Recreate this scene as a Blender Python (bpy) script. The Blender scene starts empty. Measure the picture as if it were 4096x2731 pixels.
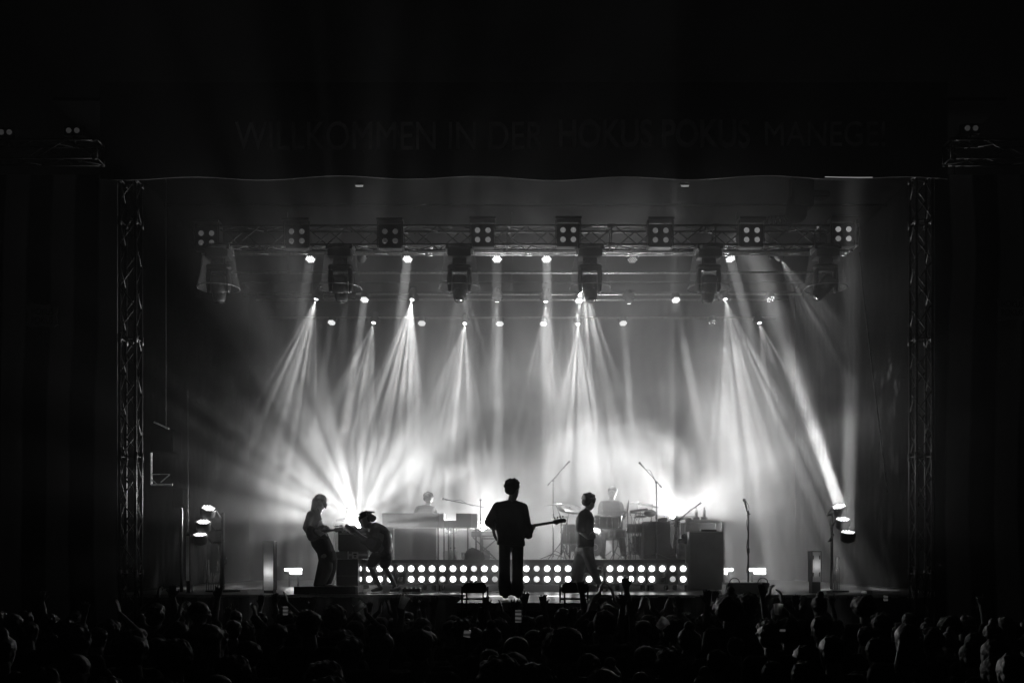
import bpy, bmesh, math, random
from mathutils import Vector, Matrix, Quaternion, noise
sc = bpy.context.scene
COL = sc.collection
R = math.radians
rnd = random.Random(7)

# ------------------------------------------------------------------ camera
F = 4096 * 35 / 36.0            # focal length in photo pixels
CX, HY, CZ = 2048.0, 2235.0, 0.62   # principal column, horizon row, eye height above the stage floor
GROUND = -1.75                  # field in front of the stage
cam_d = bpy.data.cameras.new('camera')
cam_d.lens = 35; cam_d.sensor_width = 36
cam_d.shift_y = (HY - 2731 / 2) / 4096
cam_d.clip_end = 600; cam_d.clip_start = 0.05
cam = bpy.data.objects.new('camera', cam_d); COL.objects.link(cam)
cam.location = (0, 0, CZ); cam.rotation_euler = (R(90), 0, 0)
sc.camera = cam
# ------------------------------------------------------------------ world: night sky
w = bpy.data.worlds.new('World'); sc.world = w; w.use_nodes = True
bg = w.node_tree.nodes['Background']
bg.inputs[0].default_value = (1, 1, 1, 1); bg.inputs[1].default_value = 0.0004
sun_d = bpy.data.lights.new('fill_sun', 'SUN'); sun_d.energy = 0.0022; sun_d.angle = R(10)  # weak sun added from behind the camera to lift the banner letters
sun = bpy.data.objects.new('fill_sun', sun_d); COL.objects.link(sun); sun.rotation_euler = (R(58), 0, R(14))
sc.view_settings.view_transform = 'Standard'; sc.view_settings.look = 'None'
sc.view_settings.exposure = 0.0; sc.view_settings.gamma = 1.0
sc.cycles.volume_bounces = 2; sc.cycles.max_bounces = 5
sc.cycles.diffuse_bounces = 2; sc.cycles.glossy_bounces = 2; sc.cycles.transmission_bounces = 4
sc.cycles.transparent_max_bounces = 16
sc.cycles.volume_step_rate = 1.0; sc.cycles.volume_max_steps = 256

def P(px, py, Y):
    """photo pixel at depth Y (metres from the lens) -> a point in the place"""
    return Vector(((px - CX) * Y / F, Y, CZ + (HY - py) * Y / F))

# ------------------------------------------------------------------ haze and lamps
def spot(loc, target, cone, power, radius=0.02, blend=0.15, gobo=None, seed=0, name='lamp', parent=None, scale=14, thr=0.35):
    d = bpy.data.lights.new(name, 'SPOT')
    d.energy = power; d.spot_size = R(cone); d.spot_blend = blend; d.shadow_soft_size = radius
    o = bpy.data.objects.new(name, d); COL.objects.link(o)
    o.location = loc
    o.rotation_euler = (Vector(target) - Vector(loc)).to_track_quat('-Z', 'Y').to_euler()
    if gobo:
        d.use_nodes = True
        nt = d.node_tree; N = nt.nodes; L = nt.links
        em = N['Emission']; tc = N.new('ShaderNodeTexCoord'); sep = N.new('ShaderNodeSeparateXYZ')
        L.new(tc.outputs['Normal'], sep.inputs[0])
        dx = N.new('ShaderNodeMath'); dx.operation = 'DIVIDE'; L.new(sep.outputs[0], dx.inputs[0]); L.new(sep.outputs[2], dx.inputs[1])
        dy = N.new('ShaderNodeMath'); dy.operation = 'DIVIDE'; L.new(sep.outputs[1], dy.inputs[0]); L.new(sep.outputs[2], dy.inputs[1])
        cb = N.new('ShaderNodeCombineXYZ'); L.new(dx.outputs[0], cb.inputs[0]); L.new(dy.outputs[0], cb.inputs[1]); cb.inputs[2].default_value = seed * 1.7
        ramp = N.new('ShaderNodeMapRange'); ramp.clamp = True
        if gobo == 'dots':
            v = N.new('ShaderNodeTexVoronoi'); v.inputs['Scale'].default_value = scale
            L.new(cb.outputs[0], v.inputs['Vector'])
            L.new(v.outputs['Distance'], ramp.inputs['Value'])
            ramp.inputs['From Min'].default_value = thr; ramp.inputs['From Max'].default_value = thr * .45
            ramp.inputs['To Min'].default_value = .02; ramp.inputs['To Max'].default_value = 1
            L.new(ramp.outputs[0], em.inputs['Strength'])
        else:   # 'rays': spokes round the axis
            at = N.new('ShaderNodeMath'); at.operation = 'ARCTAN2'; L.new(dy.outputs[0], at.inputs[0]); L.new(dx.outputs[0], at.inputs[1])
            c = N.new('ShaderNodeCombineXYZ'); L.new(at.outputs[0], c.inputs[0]); c.inputs[1].default_value = seed * 3.1
            nz = N.new('ShaderNodeTexNoise'); nz.inputs['Scale'].default_value = scale; nz.inputs['Detail'].default_value = 2
            L.new(c.outputs[0], nz.inputs['Vector']); L.new(nz.outputs[0], ramp.inputs['Value'])
            ramp.inputs['From Min'].default_value = .43; ramp.inputs['From Max'].default_value = .60
            ramp.inputs['To Min'].default_value = .14; ramp.inputs['To Max'].default_value = 1
            L.new(ramp.outputs[0], em.inputs['Strength'])
    if parent: o.parent = parent; o.matrix_parent_inverse = parent.matrix_world.inverted()
    return o
def shaft(loc, target, power, dia=.2, spread=3., name='wash_beam'):
    """parallel wash beam: a disc source with a tight spread"""
    d = bpy.data.lights.new(name, 'AREA'); d.shape = 'DISK'; d.size = dia; d.energy = power; d.spread = R(spread)
    o = bpy.data.objects.new(name, d); COL.objects.link(o); o.location = loc
    o.rotation_euler = (Vector(target) - Vector(loc)).to_track_quat('-Z', 'Y').to_euler(); return o
YA, YB, YC = 20.5, 23.7, 26.0

KF, KC, KB = 10.5, .009, .72      # strength of the fan heads, the wash columns and the floor heads

# fan heads: px, py, depth, aim px, aim py, aim depth, cone, watts
FANS = [
 (1445,1042,YA, 1425,1200,21.5, 18, 120),
 (3124,1038,YA, 3330,1400,21.2, 34, 650),
 (1264,1198,YB, 1080,1800,23.0, 34, 1500),
 (1648,1200,YB, 1585,1600,22.6, 30, 1500),
 (1988,1208,YB, 1985,1500,24.0, 26, 300),
 (2183,1208,YB, 2180,1600,23.4, 28, 800),
 (2335,1120,YB, 2330,1650,22.9, 40, 1900),
 (2516,1215,YB, 2530,1500,24.0, 14, 200),
 (2901,1198,YB, 3010,1700,22.6, 34, 2100),
 (1395,1130,YB, 1340,1500,24.0, 26, 500),
 (1845,1110,YB, 1860,1500,24.0, 40, 900),
 (1494,1292,YC, 1420,1600,25.0, 30, 1200),
 (1859,1295,YC, 1820,1600,24.6, 26, 2200),
 (2312,1297,YC, 2315,1600,24.6, 22, 2200),
 (3038,1293,YC, 3150,1650,25.0, 32, 900),
]
# straight wash columns: px, py, depth, aim px, aim py, watts
COLS = [
 (1241,1038,YA,1225,1900,150),(1630,1038,YA,1590,1900,400),(1988,1038,YA,1986,1900,500),(2186,1038,YA,2186,1900,500),
 (2922,1037,YA,3040,1900,300),
 (1458,1200,YB,1420,1900,500),(2316,1204,YB,2310,1900,300),(2704,1201,YB,2760,1900,500),(3083,1198,YB,3160,1900,150),
 (1326,1291,YC,1300,1900,150),(1687,1294,YC,1680,1900,300),(1999,1296,YC,1998,1900,400),(2174,1296,YC,2176,1900,400),
 (2493,1294,YC,2500,1900,300),(2850,1291,YC,2870,1900,100),
]

# floor beam heads behind the band, aimed at the house
BACK = [(1434,2096,20.5,1420,1960,15,165,2500),(1800,2095,23.0,1800,1700,18,120,500),(1928,2108,22.0,1935,1350,16.5,120,1000),
        (2378,2112,22.6,2380,1900,16,120,300),(2690,2060,23.4,2700,740,18.4,124,3300)]

def vol(name, x0,x1,y0,y1,z0,z1, dens, g=.35, lo=None, label=None, nscale=.42):
    me = bpy.data.meshes.new(name); bm = bmesh.new(); bmesh.ops.create_cube(bm, size=1)
    for v in bm.verts:
        v.co = Vector((x0 if v.co.x<0 else x1, y0 if v.co.y<0 else y1, z0 if v.co.z<0 else z1))
    bm.to_mesh(me); bm.free(); o = bpy.data.objects.new(name, me); COL.objects.link(o)
    m = bpy.data.materials.new(name); m.use_nodes = True; nt = m.node_tree; N = nt.nodes; L = nt.links
    N.clear(); out = N.new('ShaderNodeOutputMaterial'); pv = N.new('ShaderNodeVolumePrincipled')
    pv.inputs['Color'].default_value = (.85,.85,.85,1); pv.inputs['Density'].default_value = dens
    pv.inputs['Anisotropy'].default_value = g
    L.new(pv.outputs[0], out.inputs['Volume']); me.materials.append(m); m.cycles.volume_sampling = 'EQUIANGULAR'
    if lo is not None:
        # billowing smoke: thick near the deck, thinning with height and towards the sides
        tc = N.new('ShaderNodeTexCoord'); 
        nz = N.new('ShaderNodeTexNoise'); nz.inputs['Scale'].default_value = nscale; nz.inputs['Detail'].default_value = 4; nz.inputs['Roughness'].default_value=.55
        nz.inputs['Distortion'].default_value = .6
        mp = N.new('ShaderNodeMapping'); L.new(tc.outputs['Object'], mp.inputs[0]); mp.inputs['Scale'].default_value=(1,.6,1.0)
        L.new(mp.outputs[0], nz.inputs['Vector'])
        mr = N.new('ShaderNodeMapRange'); mr.clamp=True; L.new(nz.outputs[0], mr.inputs['Value'])
        mr.inputs['From Min'].default_value=.40; mr.inputs['From Max'].default_value=.64; mr.inputs['To Min'].default_value=lo; mr.inputs['To Max'].default_value=2.0
        sp = N.new('ShaderNodeSeparateXYZ'); L.new(tc.outputs['Object'], sp.inputs[0])
        mz = N.new('ShaderNodeMapRange'); mz.clamp=True; mz.interpolation_type='SMOOTHSTEP'; L.new(sp.outputs[2], mz.inputs['Value'])
        mz.inputs['From Min'].default_value=1.0; mz.inputs['From Max'].default_value=8.; mz.inputs['To Min'].default_value=dens; mz.inputs['To Max'].default_value=dens*.30
        ax = N.new('ShaderNodeMath'); ax.operation='ABSOLUTE'; sh = N.new('ShaderNodeMath'); sh.operation='SUBTRACT'; L.new(sp.outputs[0], sh.inputs[0]); sh.inputs[1].default_value=.5; L.new(sh.outputs[0], ax.inputs[0])
        mx = N.new('ShaderNodeMapRange'); mx.clamp=True; mx.interpolation_type='SMOOTHSTEP'; L.new(ax.outputs[0], mx.inputs['Value'])
        mx.inputs['From Min'].default_value=4.3; mx.inputs['From Max'].default_value=7.4; mx.inputs['To Min'].default_value=1; mx.inputs['To Max'].default_value=.05
        a = N.new('ShaderNodeMath'); a.operation='MULTIPLY'; L.new(mr.outputs[0], a.inputs[0]); L.new(mz.outputs[0], a.inputs[1])
        b = N.new('ShaderNodeMath'); b.operation='MULTIPLY'; L.new(a.outputs[0], b.inputs[0]); L.new(mx.outputs[0], b.inputs[1])
        my = N.new('ShaderNodeMapRange'); my.clamp=True; my.interpolation_type='SMOOTHSTEP'; L.new(sp.outputs[1], my.inputs['Value'])
        my.inputs['From Min'].default_value=16.2; my.inputs['From Max'].default_value=20.8; my.inputs['To Min'].default_value=.05; my.inputs['To Max'].default_value=1
        c2 = N.new('ShaderNodeMath'); c2.operation='MULTIPLY'; L.new(b.outputs[0], c2.inputs[0]); L.new(my.outputs[0], c2.inputs[1])
        L.new(c2.outputs[0], pv.inputs['Density'])
    o['kind'] = 'stuff'
    if label: o['label'] = label
    return o

# ------------------------------------------------------------------ materials
MATS = {}
def mat(name, base=.1, rough=.6, metal=0., emit=0., var=.25, vs=9., bump=0., aniso=None, sample=True, trans=0.):
    if name in MATS: return MATS[name]
    m = bpy.data.materials.new(name); m.use_nodes = True
    nt = m.node_tree; N = nt.nodes; L = nt.links; p = N['Principled BSDF']
    p.inputs['Roughness'].default_value = rough; p.inputs['Metallic'].default_value = metal
    tc = N.new('ShaderNodeTexCoord'); nz = N.new('ShaderNodeTexNoise'); nz.inputs['Scale'].default_value = vs; nz.inputs['Detail'].default_value = 5
    L.new(tc.outputs['Object'], nz.inputs['Vector'])
    mr = N.new('ShaderNodeMapRange'); L.new(nz.outputs[0], mr.inputs['Value'])
    mr.inputs['From Min'].default_value = .3; mr.inputs['From Max'].default_value = .7
    mr.inputs['To Min'].default_value = base * (1 - var); mr.inputs['To Max'].default_value = base * (1 + var)
    L.new(mr.outputs[0], p.inputs['Base Color'])
    if bump:
        b = N.new('ShaderNodeBump'); b.inputs['Strength'].default_value = bump; b.inputs['Distance'].default_value = .01
        L.new(nz.outputs[0], b.inputs['Height']); L.new(b.outputs[0], p.inputs['Normal'])
    if emit:
        p.inputs['Emission Color'].default_value = (1, 1, 1, 1); p.inputs['Emission Strength'].default_value = emit
        if not sample: m.cycles.emission_sampling = 'NONE'
    if trans:
        out = N['Material Output']; t = N.new('ShaderNodeBsdfTransparent'); mx = N.new('ShaderNodeMixShader'); mx.inputs[0].default_value = 1 - trans
        L.new(t.outputs[0], mx.inputs[1]); L.new(p.outputs[0], mx.inputs[2]); L.new(mx.outputs[0], out.inputs['Surface'])
    MATS[name] = m; return m
def BLACK(): return mat('black_paint', .018, .45, vs=14, bump=.15)
def DARK(): return mat('dark_plastic', .035, .5, vs=20)
def METAL(): return mat('scuffed_aluminium', .5, .38, .9, vs=25, bump=.1)
def DMETAL(): return mat('dark_steel', .12, .35, .8, vs=25)
def CHROME(): return mat('chrome', .7, .18, 1., vs=30)
def CLOTH(): return mat('black_cloth', .02, .95, vs=6, bump=.3)
def DRAPE():
    m = mat('black_velour', .0025, 1., vs=6); m.node_tree.nodes['Principled BSDF'].inputs['Specular IOR Level'].default_value = 0.; return m
def WHITE(): return mat('white_paint', .7, .5, vs=8, var=.1)
def SKIN(): return mat('skin', .32, .5, vs=30, var=.1)
def HAIR(): return mat('dark_hair', .03, .55, vs=60, var=.5, bump=.5)

# ------------------------------------------------------------------ mesh helpers
class MB:
    def __init__(s): s.bm = bmesh.new(); s.grow = 1.
    def _add(s, vs, fs):
        V = [s.bm.verts.new(v) for v in vs]
        for f in fs:
            try: s.bm.faces.new([V[i] for i in f])
            except ValueError: pass
        return V
    def box(s, c, d, rot=None):
        c = Vector(c); vs = []
        for i in range(8):
            v = Vector(((i & 1) - .5, ((i >> 1) & 1) - .5, ((i >> 2) & 1) - .5)); v = Vector((v.x * d[0], v.y * d[1], v.z * d[2]))
            if rot is not None: v = rot @ v
            vs.append(c + v)
        s._add(vs, [(0,2,3,1),(4,5,7,6),(0,1,5,4),(2,6,7,3),(0,4,6,2),(1,3,7,5)]); return s
    def tube(s, a, b, r0, r1=None, seg=8, cap=True):
        a = Vector(a); b = Vector(b); r1 = r0 if r1 is None else r1
        d = (b - a)
        if d.length < 1e-6: return s
        q = d.to_track_quat('Z', 'Y'); vs = []
        for (p, r) in ((a, r0), (b, r1)):
            for i in range(seg):
                t = 2 * math.pi * i / seg; vs.append(p + q @ Vector((r * math.cos(t), r * math.sin(t), 0)))
        fs = [(i, (i + 1) % seg, seg + (i + 1) % seg, seg + i) for i in range(seg)]
        if cap: fs += [tuple(range(seg - 1, -1, -1)), tuple(range(seg, 2 * seg))]
        s._add(vs, fs); return s
    def path(s, pts, r, seg=6):
        for a, b in zip(pts, pts[1:]): s.tube(a, b, r, seg=seg)
        return s
    def lathe(s, prof, M=None, seg=24, close=False):
        M = M or Matrix(); vs = []
        for (r, z) in prof:
            for i in range(seg):
                t = 2 * math.pi * i / seg; vs.append(M @ Vector((r * math.cos(t), r * math.sin(t), z)))
        fs = []
        for k in range(len(prof) - 1):
            for i in range(seg):
                j = (i + 1) % seg; fs.append((k*seg+i, k*seg+j, (k+1)*seg+j, (k+1)*seg+i))
        if close: fs += [tuple(range(seg - 1, -1, -1)), tuple(range((len(prof)-1)*seg, len(prof)*seg))]
        s._add(vs, fs); return s
    def hull(s, sph, seg=1):
        """convex hull of balls [(point, r or (rx,ry,rz)[, rotation])]"""
        b2 = bmesh.new()
        for e in sph:
            p = Vector(e[0]); r = e[1]; r = (r, r, r) if not isinstance(r, (tuple, list)) else r; r = tuple(v*s.grow for v in r)
            q = e[2] if len(e) > 2 else None
            for v in ICO[seg]:
                u = Vector((v.x * r[0], v.y * r[1], v.z * r[2]))
                if q is not None: u = q @ u
                b2.verts.new(p + u)
        bmesh.ops.convex_hull(b2, input=b2.verts[:])
        loose = [v for v in b2.verts if not v.link_faces]
        if loose: bmesh.ops.delete(b2, geom=loose, context='VERTS')
        b2.verts.index_update()
        s._add([v.co.copy() for v in b2.verts], [[v.index for v in f.verts] for f in b2.faces]); b2.free(); return s
    def prism(s, pts, M, th):
        """polygon in a plane (x,y of M), thickness th along z of M"""
        n = len(pts); vs = [M @ Vector((x, y, -th/2)) for x, y in pts] + [M @ Vector((x, y, th/2)) for x, y in pts]
        s._add(vs, [tuple(range(n-1, -1, -1)), tuple(range(n, 2*n))] + [(i, (i+1)%n, n+(i+1)%n, n+i) for i in range(n)]); return s
    def mesh(s, name, m, smooth=False, bevel=0):
        if bevel:
            bmesh.ops.bevel(s.bm, geom=s.bm.edges[:], offset=bevel, segments=2, affect='EDGES')
        bmesh.ops.recalc_face_normals(s.bm, faces=s.bm.faces[:])
        me = bpy.data.meshes.new(name); s.bm.to_mesh(me); s.bm.free()
        if smooth:
            for p in me.polygons: p.use_smooth = True
        me.materials.append(m); return me
_t = bmesh.new(); bmesh.ops.create_icosphere(_t, subdivisions=2, radius=1); ICO = {1: [v.co.copy() for v in _t.verts]}; _t.free()
_t = bmesh.new(); bmesh.ops.create_icosphere(_t, subdivisions=3, radius=1); ICO[3] = [v.co.copy() for v in _t.verts]; _t.free()


ORG = {}
def thing(name, label, cat, loc=(0,0,0), group=None):
    o = bpy.data.objects.new(name, None); COL.objects.link(o); o.location = loc; o.empty_display_size = .1
    o['label'] = label; o['category'] = cat
    if group: o['group'] = group
    ORG[o.name] = Vector(loc); return o
def put(mb, name, m, parent=None, smooth=False, label=None, bevel=0):
    me = mb.mesh(name, m, smooth, bevel) if isinstance(mb, MB) else mb
    o = bpy.data.objects.new(name, me); COL.objects.link(o)
    if parent is not None:
        o.parent = parent
        top = parent
        org = ORG[top.name] if top.type == 'EMPTY' else Vector()
        o.matrix_parent_inverse = Matrix.Translation(-org) if top.type == 'EMPTY' else Matrix()
    if label: o['label'] = label
    return o
def solo(mb, name, m, label, cat, group=None, smooth=False, bevel=0):
    o = put(mb, name, m, None, smooth, label, bevel); o['category'] = cat
    if group: o['group'] = group
    return o
def struct(mb, name, m, smooth=False):
    o = put(mb, name, m, None, smooth); o['kind'] = 'structure'; return o
def dup(root, loc, rz=0, label=None, group=None, scale=1):
    r = root.copy(); COL.objects.link(r); r.location = loc; r.rotation_euler = (0, 0, rz); r.scale = (scale,)*3
    if label: r['label'] = label
    if group: r['group'] = group
    for ch in root.children:
        if ch.type == 'LIGHT': continue
        c = ch.copy(); COL.objects.link(c); c.parent = r
        for g in ch.children:
            if g.type == 'LIGHT': continue
            d = g.copy(); COL.objects.link(d); d.parent = c
    return r
def rotz(a): return Matrix.Rotation(a, 3, 'Z')
def frame(loc, z, up=(0,0,1)):
    """4x4 whose local z points along z"""
    z = Vector(z).normalized(); up = Vector(up)
    if abs(z.dot(up)) > .98: up = Vector((0,1,0))
    x = up.cross(z).normalized(); y = z.cross(x)
    return Matrix(((x.x,y.x,z.x,loc[0]),(x.y,y.y,z.y,loc[1]),(x.z,y.z,z.z,loc[2]),(0,0,0,1)))

# ------------------------------------------------------------------ bodies
def blob(prims, vox=.01, name='body', m=None, parent=None, sm=4, label=None):
    """one continuous skin over overlapping rounded volumes"""
    mb = MB(); mb.grow = 1.09
    for h in prims: mb.hull(h)
    me = mb.mesh(name + '_raw', m or SKIN())
    o = bpy.data.objects.new(name + '_raw', me); COL.objects.link(o)
    r = o.modifiers.new('r', 'REMESH'); r.mode = 'VOXEL'; r.voxel_size = vox; r.use_smooth_shade = True
    s = o.modifiers.new('s', 'SMOOTH'); s.factor = .5; s.iterations = sm
    dg = bpy.context.evaluated_depsgraph_get()
    new = bpy.data.meshes.new_from_object(o.evaluated_get(dg)); new.name = name
    bpy.data.objects.remove(o); bpy.data.meshes.remove(me)
    for p in new.polygons: p.use_smooth = True
    return put(new, name, None, parent, label=label)
def cap(a, b, r0, r1=None): return [(a, r0), (b, r0 if r1 is None else r1)]
def headp(c, yaw=0, pitch=0, roll=0, s=1.):
    """skull, jaw, nose, brow, chin and ears; looks along +Y at yaw 0"""
    Q = (Matrix.Rotation(yaw, 3, 'Z') @ Matrix.Rotation(pitch, 3, 'X') @ Matrix.Rotation(roll, 3, 'Y'))
    c = Vector(c); f = lambda x, y, z: c + Q @ Vector((x*s, y*s, z*s)); k = lambda *r: tuple(v*s for v in r)
    H = [[(f(0,-.012,.025), k(.076,.096,.088), Q)], [(f(0,.01,-.0), k(.068,.08,.08), Q), (f(0,.045,-.085), k(.038,.03,.022), Q)],
         [(f(0,.088,.005), .010*s), (f(0,.108,-.022), .012*s)], [(f(-.03,.078,.028), .014*s), (f(.03,.078,.028), .014*s)],
         [(f(-.02,.083,-.052), .010*s), (f(.02,.083,-.052), .010*s)],
         [(f(-.078,-.005,.01), k(.010,.018,.03), Q)], [(f(.078,-.005,.01), k(.010,.018,.03), Q)]]
    return H, f, Q
def hairp(f, Q, style, s=1., seed=1):
    k = lambda *r: tuple(v*s for v in r); rr = random.Random(seed); out = []
    if style == 'short':
        out = [[(f(0,-.02,.05), k(.084,.100,.082), Q)], [(f(0,-.055,.0), k(.076,.062,.062), Q)]]; n, sp = 40, .012
    elif style == 'curly':
        out = [[(f(0,-.022,.055), k(.098,.112,.092), Q)], [(f(0,-.06,.0), k(.088,.07,.07), Q)]]; n, sp = 90, .022
    elif style == 'afro':
        out = [[(f(0,-.03,.05), k(.125,.135,.12), Q)]]; n, sp = 120, .018
    elif style == 'long':
        out = [[(f(0,-.022,.05), k(.088,.104,.084), Q)], [(f(-.055,-.06,.0), .035*s), (f(-.075,-.05,-.2), .035*s), (f(.055,-.06,0), .035*s), (f(.075,-.05,-.2), .035*s), (f(0,-.085,-.24), .04*s)]]; n, sp = 40, .012
    elif style == 'bun':
        out = [[(f(0,-.02,.048), k(.082,.100,.080), Q)], [(f(0,-.055,.0), k(.076,.062,.062), Q)], [(f(0,-.05,.15), .042*s)]]; n, sp = 30, .01
    elif style == 'cap':
        out = [[(f(0,-.012,.058), k(.086,.102,.074), Q)], [(f(-.05,.09,.05), .009*s), (f(.05,.09,.05), .009*s), (f(-.035,.165,.035), .008*s), (f(.035,.165,.035), .008*s)]]; n, sp = 0, 0
    for _ in range(n):
        u = Vector((rr.gauss(0,1), rr.gauss(0,1), rr.gauss(0,1))).normalized()
        if u.y > .35 or u.z < -.25: continue
        R_ = out[0][0][1]; p = out[0][0][0] + Q @ Vector((u.x*R_[0], u.y*R_[1], u.z*R_[2]))
        out.append([(p, sp*s*rr.uniform(.7, 1.4))])
    return out
def handp(w, d, nrm, side, curl=.3, spread=.18, s=1., fing=(1,1,1,1)):
    """palm, four unequal fingers and a thumb. w wrist, d along the hand, nrm out of the palm, side +1/-1 where the thumb leaves"""
    w = Vector(w); d = Vector(d).normalized(); n = Vector(nrm); n = (n - d*n.dot(d)).normalized(); x = d.cross(n) * side
    g = lambda a, b, c: w + (x*a + d*b + n*c)*s
    P_ = [[(g(-.022,.012,0), .014*s), (g(.022,.012,0), .014*s), (g(-.036,.085,0), .011*s), (g(.036,.088,0), .011*s)]]
    Ls = (.068, .08, .074, .056)
    for i, L_ in enumerate(Ls):
        bx = .033 - i*.022; a = (1.5 - i) * spread * .9
        u = (x*math.sin(a) + d*math.cos(a)).normalized()
        b0 = g(bx, .088, 0); c = curl if fing[i] else 1.7
        u1 = (u*math.cos(c*.5) + n*math.sin(c*.5)); u2 = (u*math.cos(c*1.3) + n*math.sin(c*1.3)); u3 = (u*math.cos(c*2) + n*math.sin(c*2))
        k1 = b0 + u1*L_*.5*s; k2 = k1 + u2*L_*.3*s; k3 = k2 + u3*L_*.25*s
        P_ += [cap(b0, k1, .0105*s, .0098*s), cap(k1, k2, .0098*s, .009*s), cap(k2, k3, .009*s, .0078*s)]
    t0 = g(.030, .028, .004); t1 = g(.062, .06, .012); t2 = g(.074, .095, .018)
    P_ += [cap(t0, t1, .0135*s, .0115*s), cap(t1, t2, .0115*s, .009*s)]
    return P_

# ------------------------------------------------------------------ the setting
def deckmat():
    m = mat('stage_boards', .035, .32, vs=3, var=.5, bump=.12); return m
def plymat():
    if 'worn_plywood' in MATS: return MATS['worn_plywood']
    m = mat('worn_plywood', .22, .3, vs=5, var=.5, bump=.2)
    nt = m.node_tree; mp = nt.nodes.new('ShaderNodeMapping'); mp.inputs['Scale'].default_value = (.5, 9, 1)
    tc = [n for n in nt.nodes if n.type == 'TEX_COORD'][0]; nz = [n for n in nt.nodes if n.type == 'TEX_NOISE'][0]
    nt.links.new(tc.outputs['Object'], mp.inputs[0]); nt.links.new(mp.outputs[0], nz.inputs['Vector']); return m
g = MB(); g.box((0, 40, GROUND - .05), (160, 200, .1)); struct(g, 'ground', mat('trodden_grass', .05, .95, vs=1.5, var=.6, bump=.6))
ZR = .61      # riser top
g = MB(); g.box((.35, 23.25, -.06), (15.2, 11.7, .12)); stage = solo(g, 'stage_deck', deckmat(), 'wide black boarded festival stage floor the band plays on', 'stage')
# front fascia of the stage and its bright edge trim
def skirt(x0, x1, y, name='skirt'):
    s = MB(); n = int((x1-x0)/.09)
    pts = []
    for i in range(n+1):
        x = x0 + (x1-x0)*i/n; pts.append((x, y + .018*math.sin(i*1.9) + .012*math.sin(i*.7)))
    for (a, b) in zip(pts, pts[1:]):
        s._add([(a[0],a[1],GROUND+.01),(b[0],b[1],GROUND+.01),(b[0],b[1],-.035),(a[0],a[1],-.035),
                (a[0],a[1]+.02,GROUND+.01),(b[0],b[1]+.02,GROUND+.01),(b[0],b[1]+.02,-.035),(a[0],a[1]+.02,-.035)],
               [(0,1,2,3),(7,6,5,4),(3,2,6,7)])
    return s
GREYCL = mat('grey_stage_skirt', .05, .9, vs=4, var=.2, bump=.3)
put(skirt(-7.2, -.80, 17.34), 'skirt', GREYCL, stage, True); put(skirt(1.22, 7.9, 17.34), 'skirt', GREYCL, stage, True)
t_ = MB(); t_.box((-1.72, 17.36, -.028), (1.84, .05, .052)); t_.box((4.57, 17.36, -.028), (6.7, .05, .052)); t_.box((-4.9, 17.36, -.028), (4.5, .05, .04))
put(t_, 'edge_trim', METAL(), stage)
g = MB(); g.box((.21, 15.72, -.055), (2.0, 3.2, .11)); thr = solo(g, 'stage_thrust', plymat(), 'worn bright plywood thrust platform under the bass player at the stage front', 'stage platform', bevel=.006)
put(skirt(-.79, 1.21, 14.14), 'skirt', CLOTH(), thr, True)
# roof, back drape and side legs
g = MB(); g.box((.3, 23.0, 8.42), (16.2, 12.2, .06))
for k in range(0): g.box((.3, 17.2 + k*1.5, 8.36), (16.4, .06, .07))
rf = solo(g, 'stage_roof', DRAPE(), 'dark fabric stage roof spanning high over the lighting trusses', 'roof')
for i in range(4): put(MB().tube((-7.8, 18.5+i*3, 8.25), (8.4, 18.5+i*3, 8.25), .03), 'roof_pole', DRAPE(), rf)
def drape(name, a, b, z0, z1, amp, m, label, fold=.35, seed=0):
    a = Vector(a); b = Vector(b); L_ = (b-a).length; n = int(L_/.07); d = (b-a)/L_; nn = Vector((-d.y, d.x, 0)); s = MB(); rr = random.Random(seed); ph = rr.random()*6
    rows = []
    for zi in (z0, (z0+z1)/2, z1):
        row = []
        for off in (0, .015):
            for i in range(n+1):
                t = L_*i/n; k = 1 if zi < z1 else .5
                row.append(a + d*t + nn*(amp*k*math.sin(t*2*math.pi/fold + ph + .6*math.sin(t*1.3)) + off) + Vector((0,0,zi)))
        rows.append(row)
    vs = sum(rows, []); W = 2*(n+1); fs = []
    for r in range(2):
        for h in range(2):
            for i in range(n):
                q = r*W + h*(n+1) + i; fs.append((q, q+1, q+W+1, q+W))
    s._add(vs, fs); o = solo(s, name, m, label, 'curtain', smooth=True); return o
drape('back_drape', (-7.6,28.6,0), (8.2,28.6,0), .02, 8.3, .01, DRAPE(), 'black pleated backdrop curtain closing the rear of the stage', seed=1)
drape('side_drape', (-7.5,18.2,0), (-7.5,28.4,0), .02, 8.3, .008, DRAPE(), 'black side curtain along the left wing of the stage', seed=2)
drape('side_drape', (8.1,18.2,0), (8.1,28.4,0), .02, 8.3, .008, DRAPE(), 'black side curtain along the right wing of the stage', seed=3)
# fascia banner over the opening, with its scalloped lower hem
YF = 16.75
def zat(py, Y): return CZ + (HY - py) * Y / F
def xat(px, Y): return (px - CX) * Y / F
g = MB(); n = 60; x0, x1 = xat(400, YF), xat(3790, YF)
top = zat(330, YF); vs = []
for j, y in enumerate((YF, YF+.03)):
    for i in range(n+1):
        x = x0 + (x1-x0)*i/n
        zb = zat(712, YF) - .030*math.sin(i*.62+.6) - .012*math.sin(i*.23)
        vs += [(x, y, zb), (x, y, top)]
W = 2*(n+1); fs = []
for j in range(2):
    for i in range(n):
        q = j*W + 2*i; fs.append((q, q+2, q+3, q+1))
for i in range(n): fs.append((2*i, 2*i+2, W+2*i+2, W+2*i)); fs.append((2*i+1, 2*i+3, W+2*i+3, W+2*i+1))
g._add(vs, fs)
fas = thing('fascia_banner', 'long dark banner over the stage opening with faint painted lettering', 'banner', (0, YF, 7))
put(g, 'banner_cloth', mat('banner_print', .012, .9, vs=2), fas)
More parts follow.
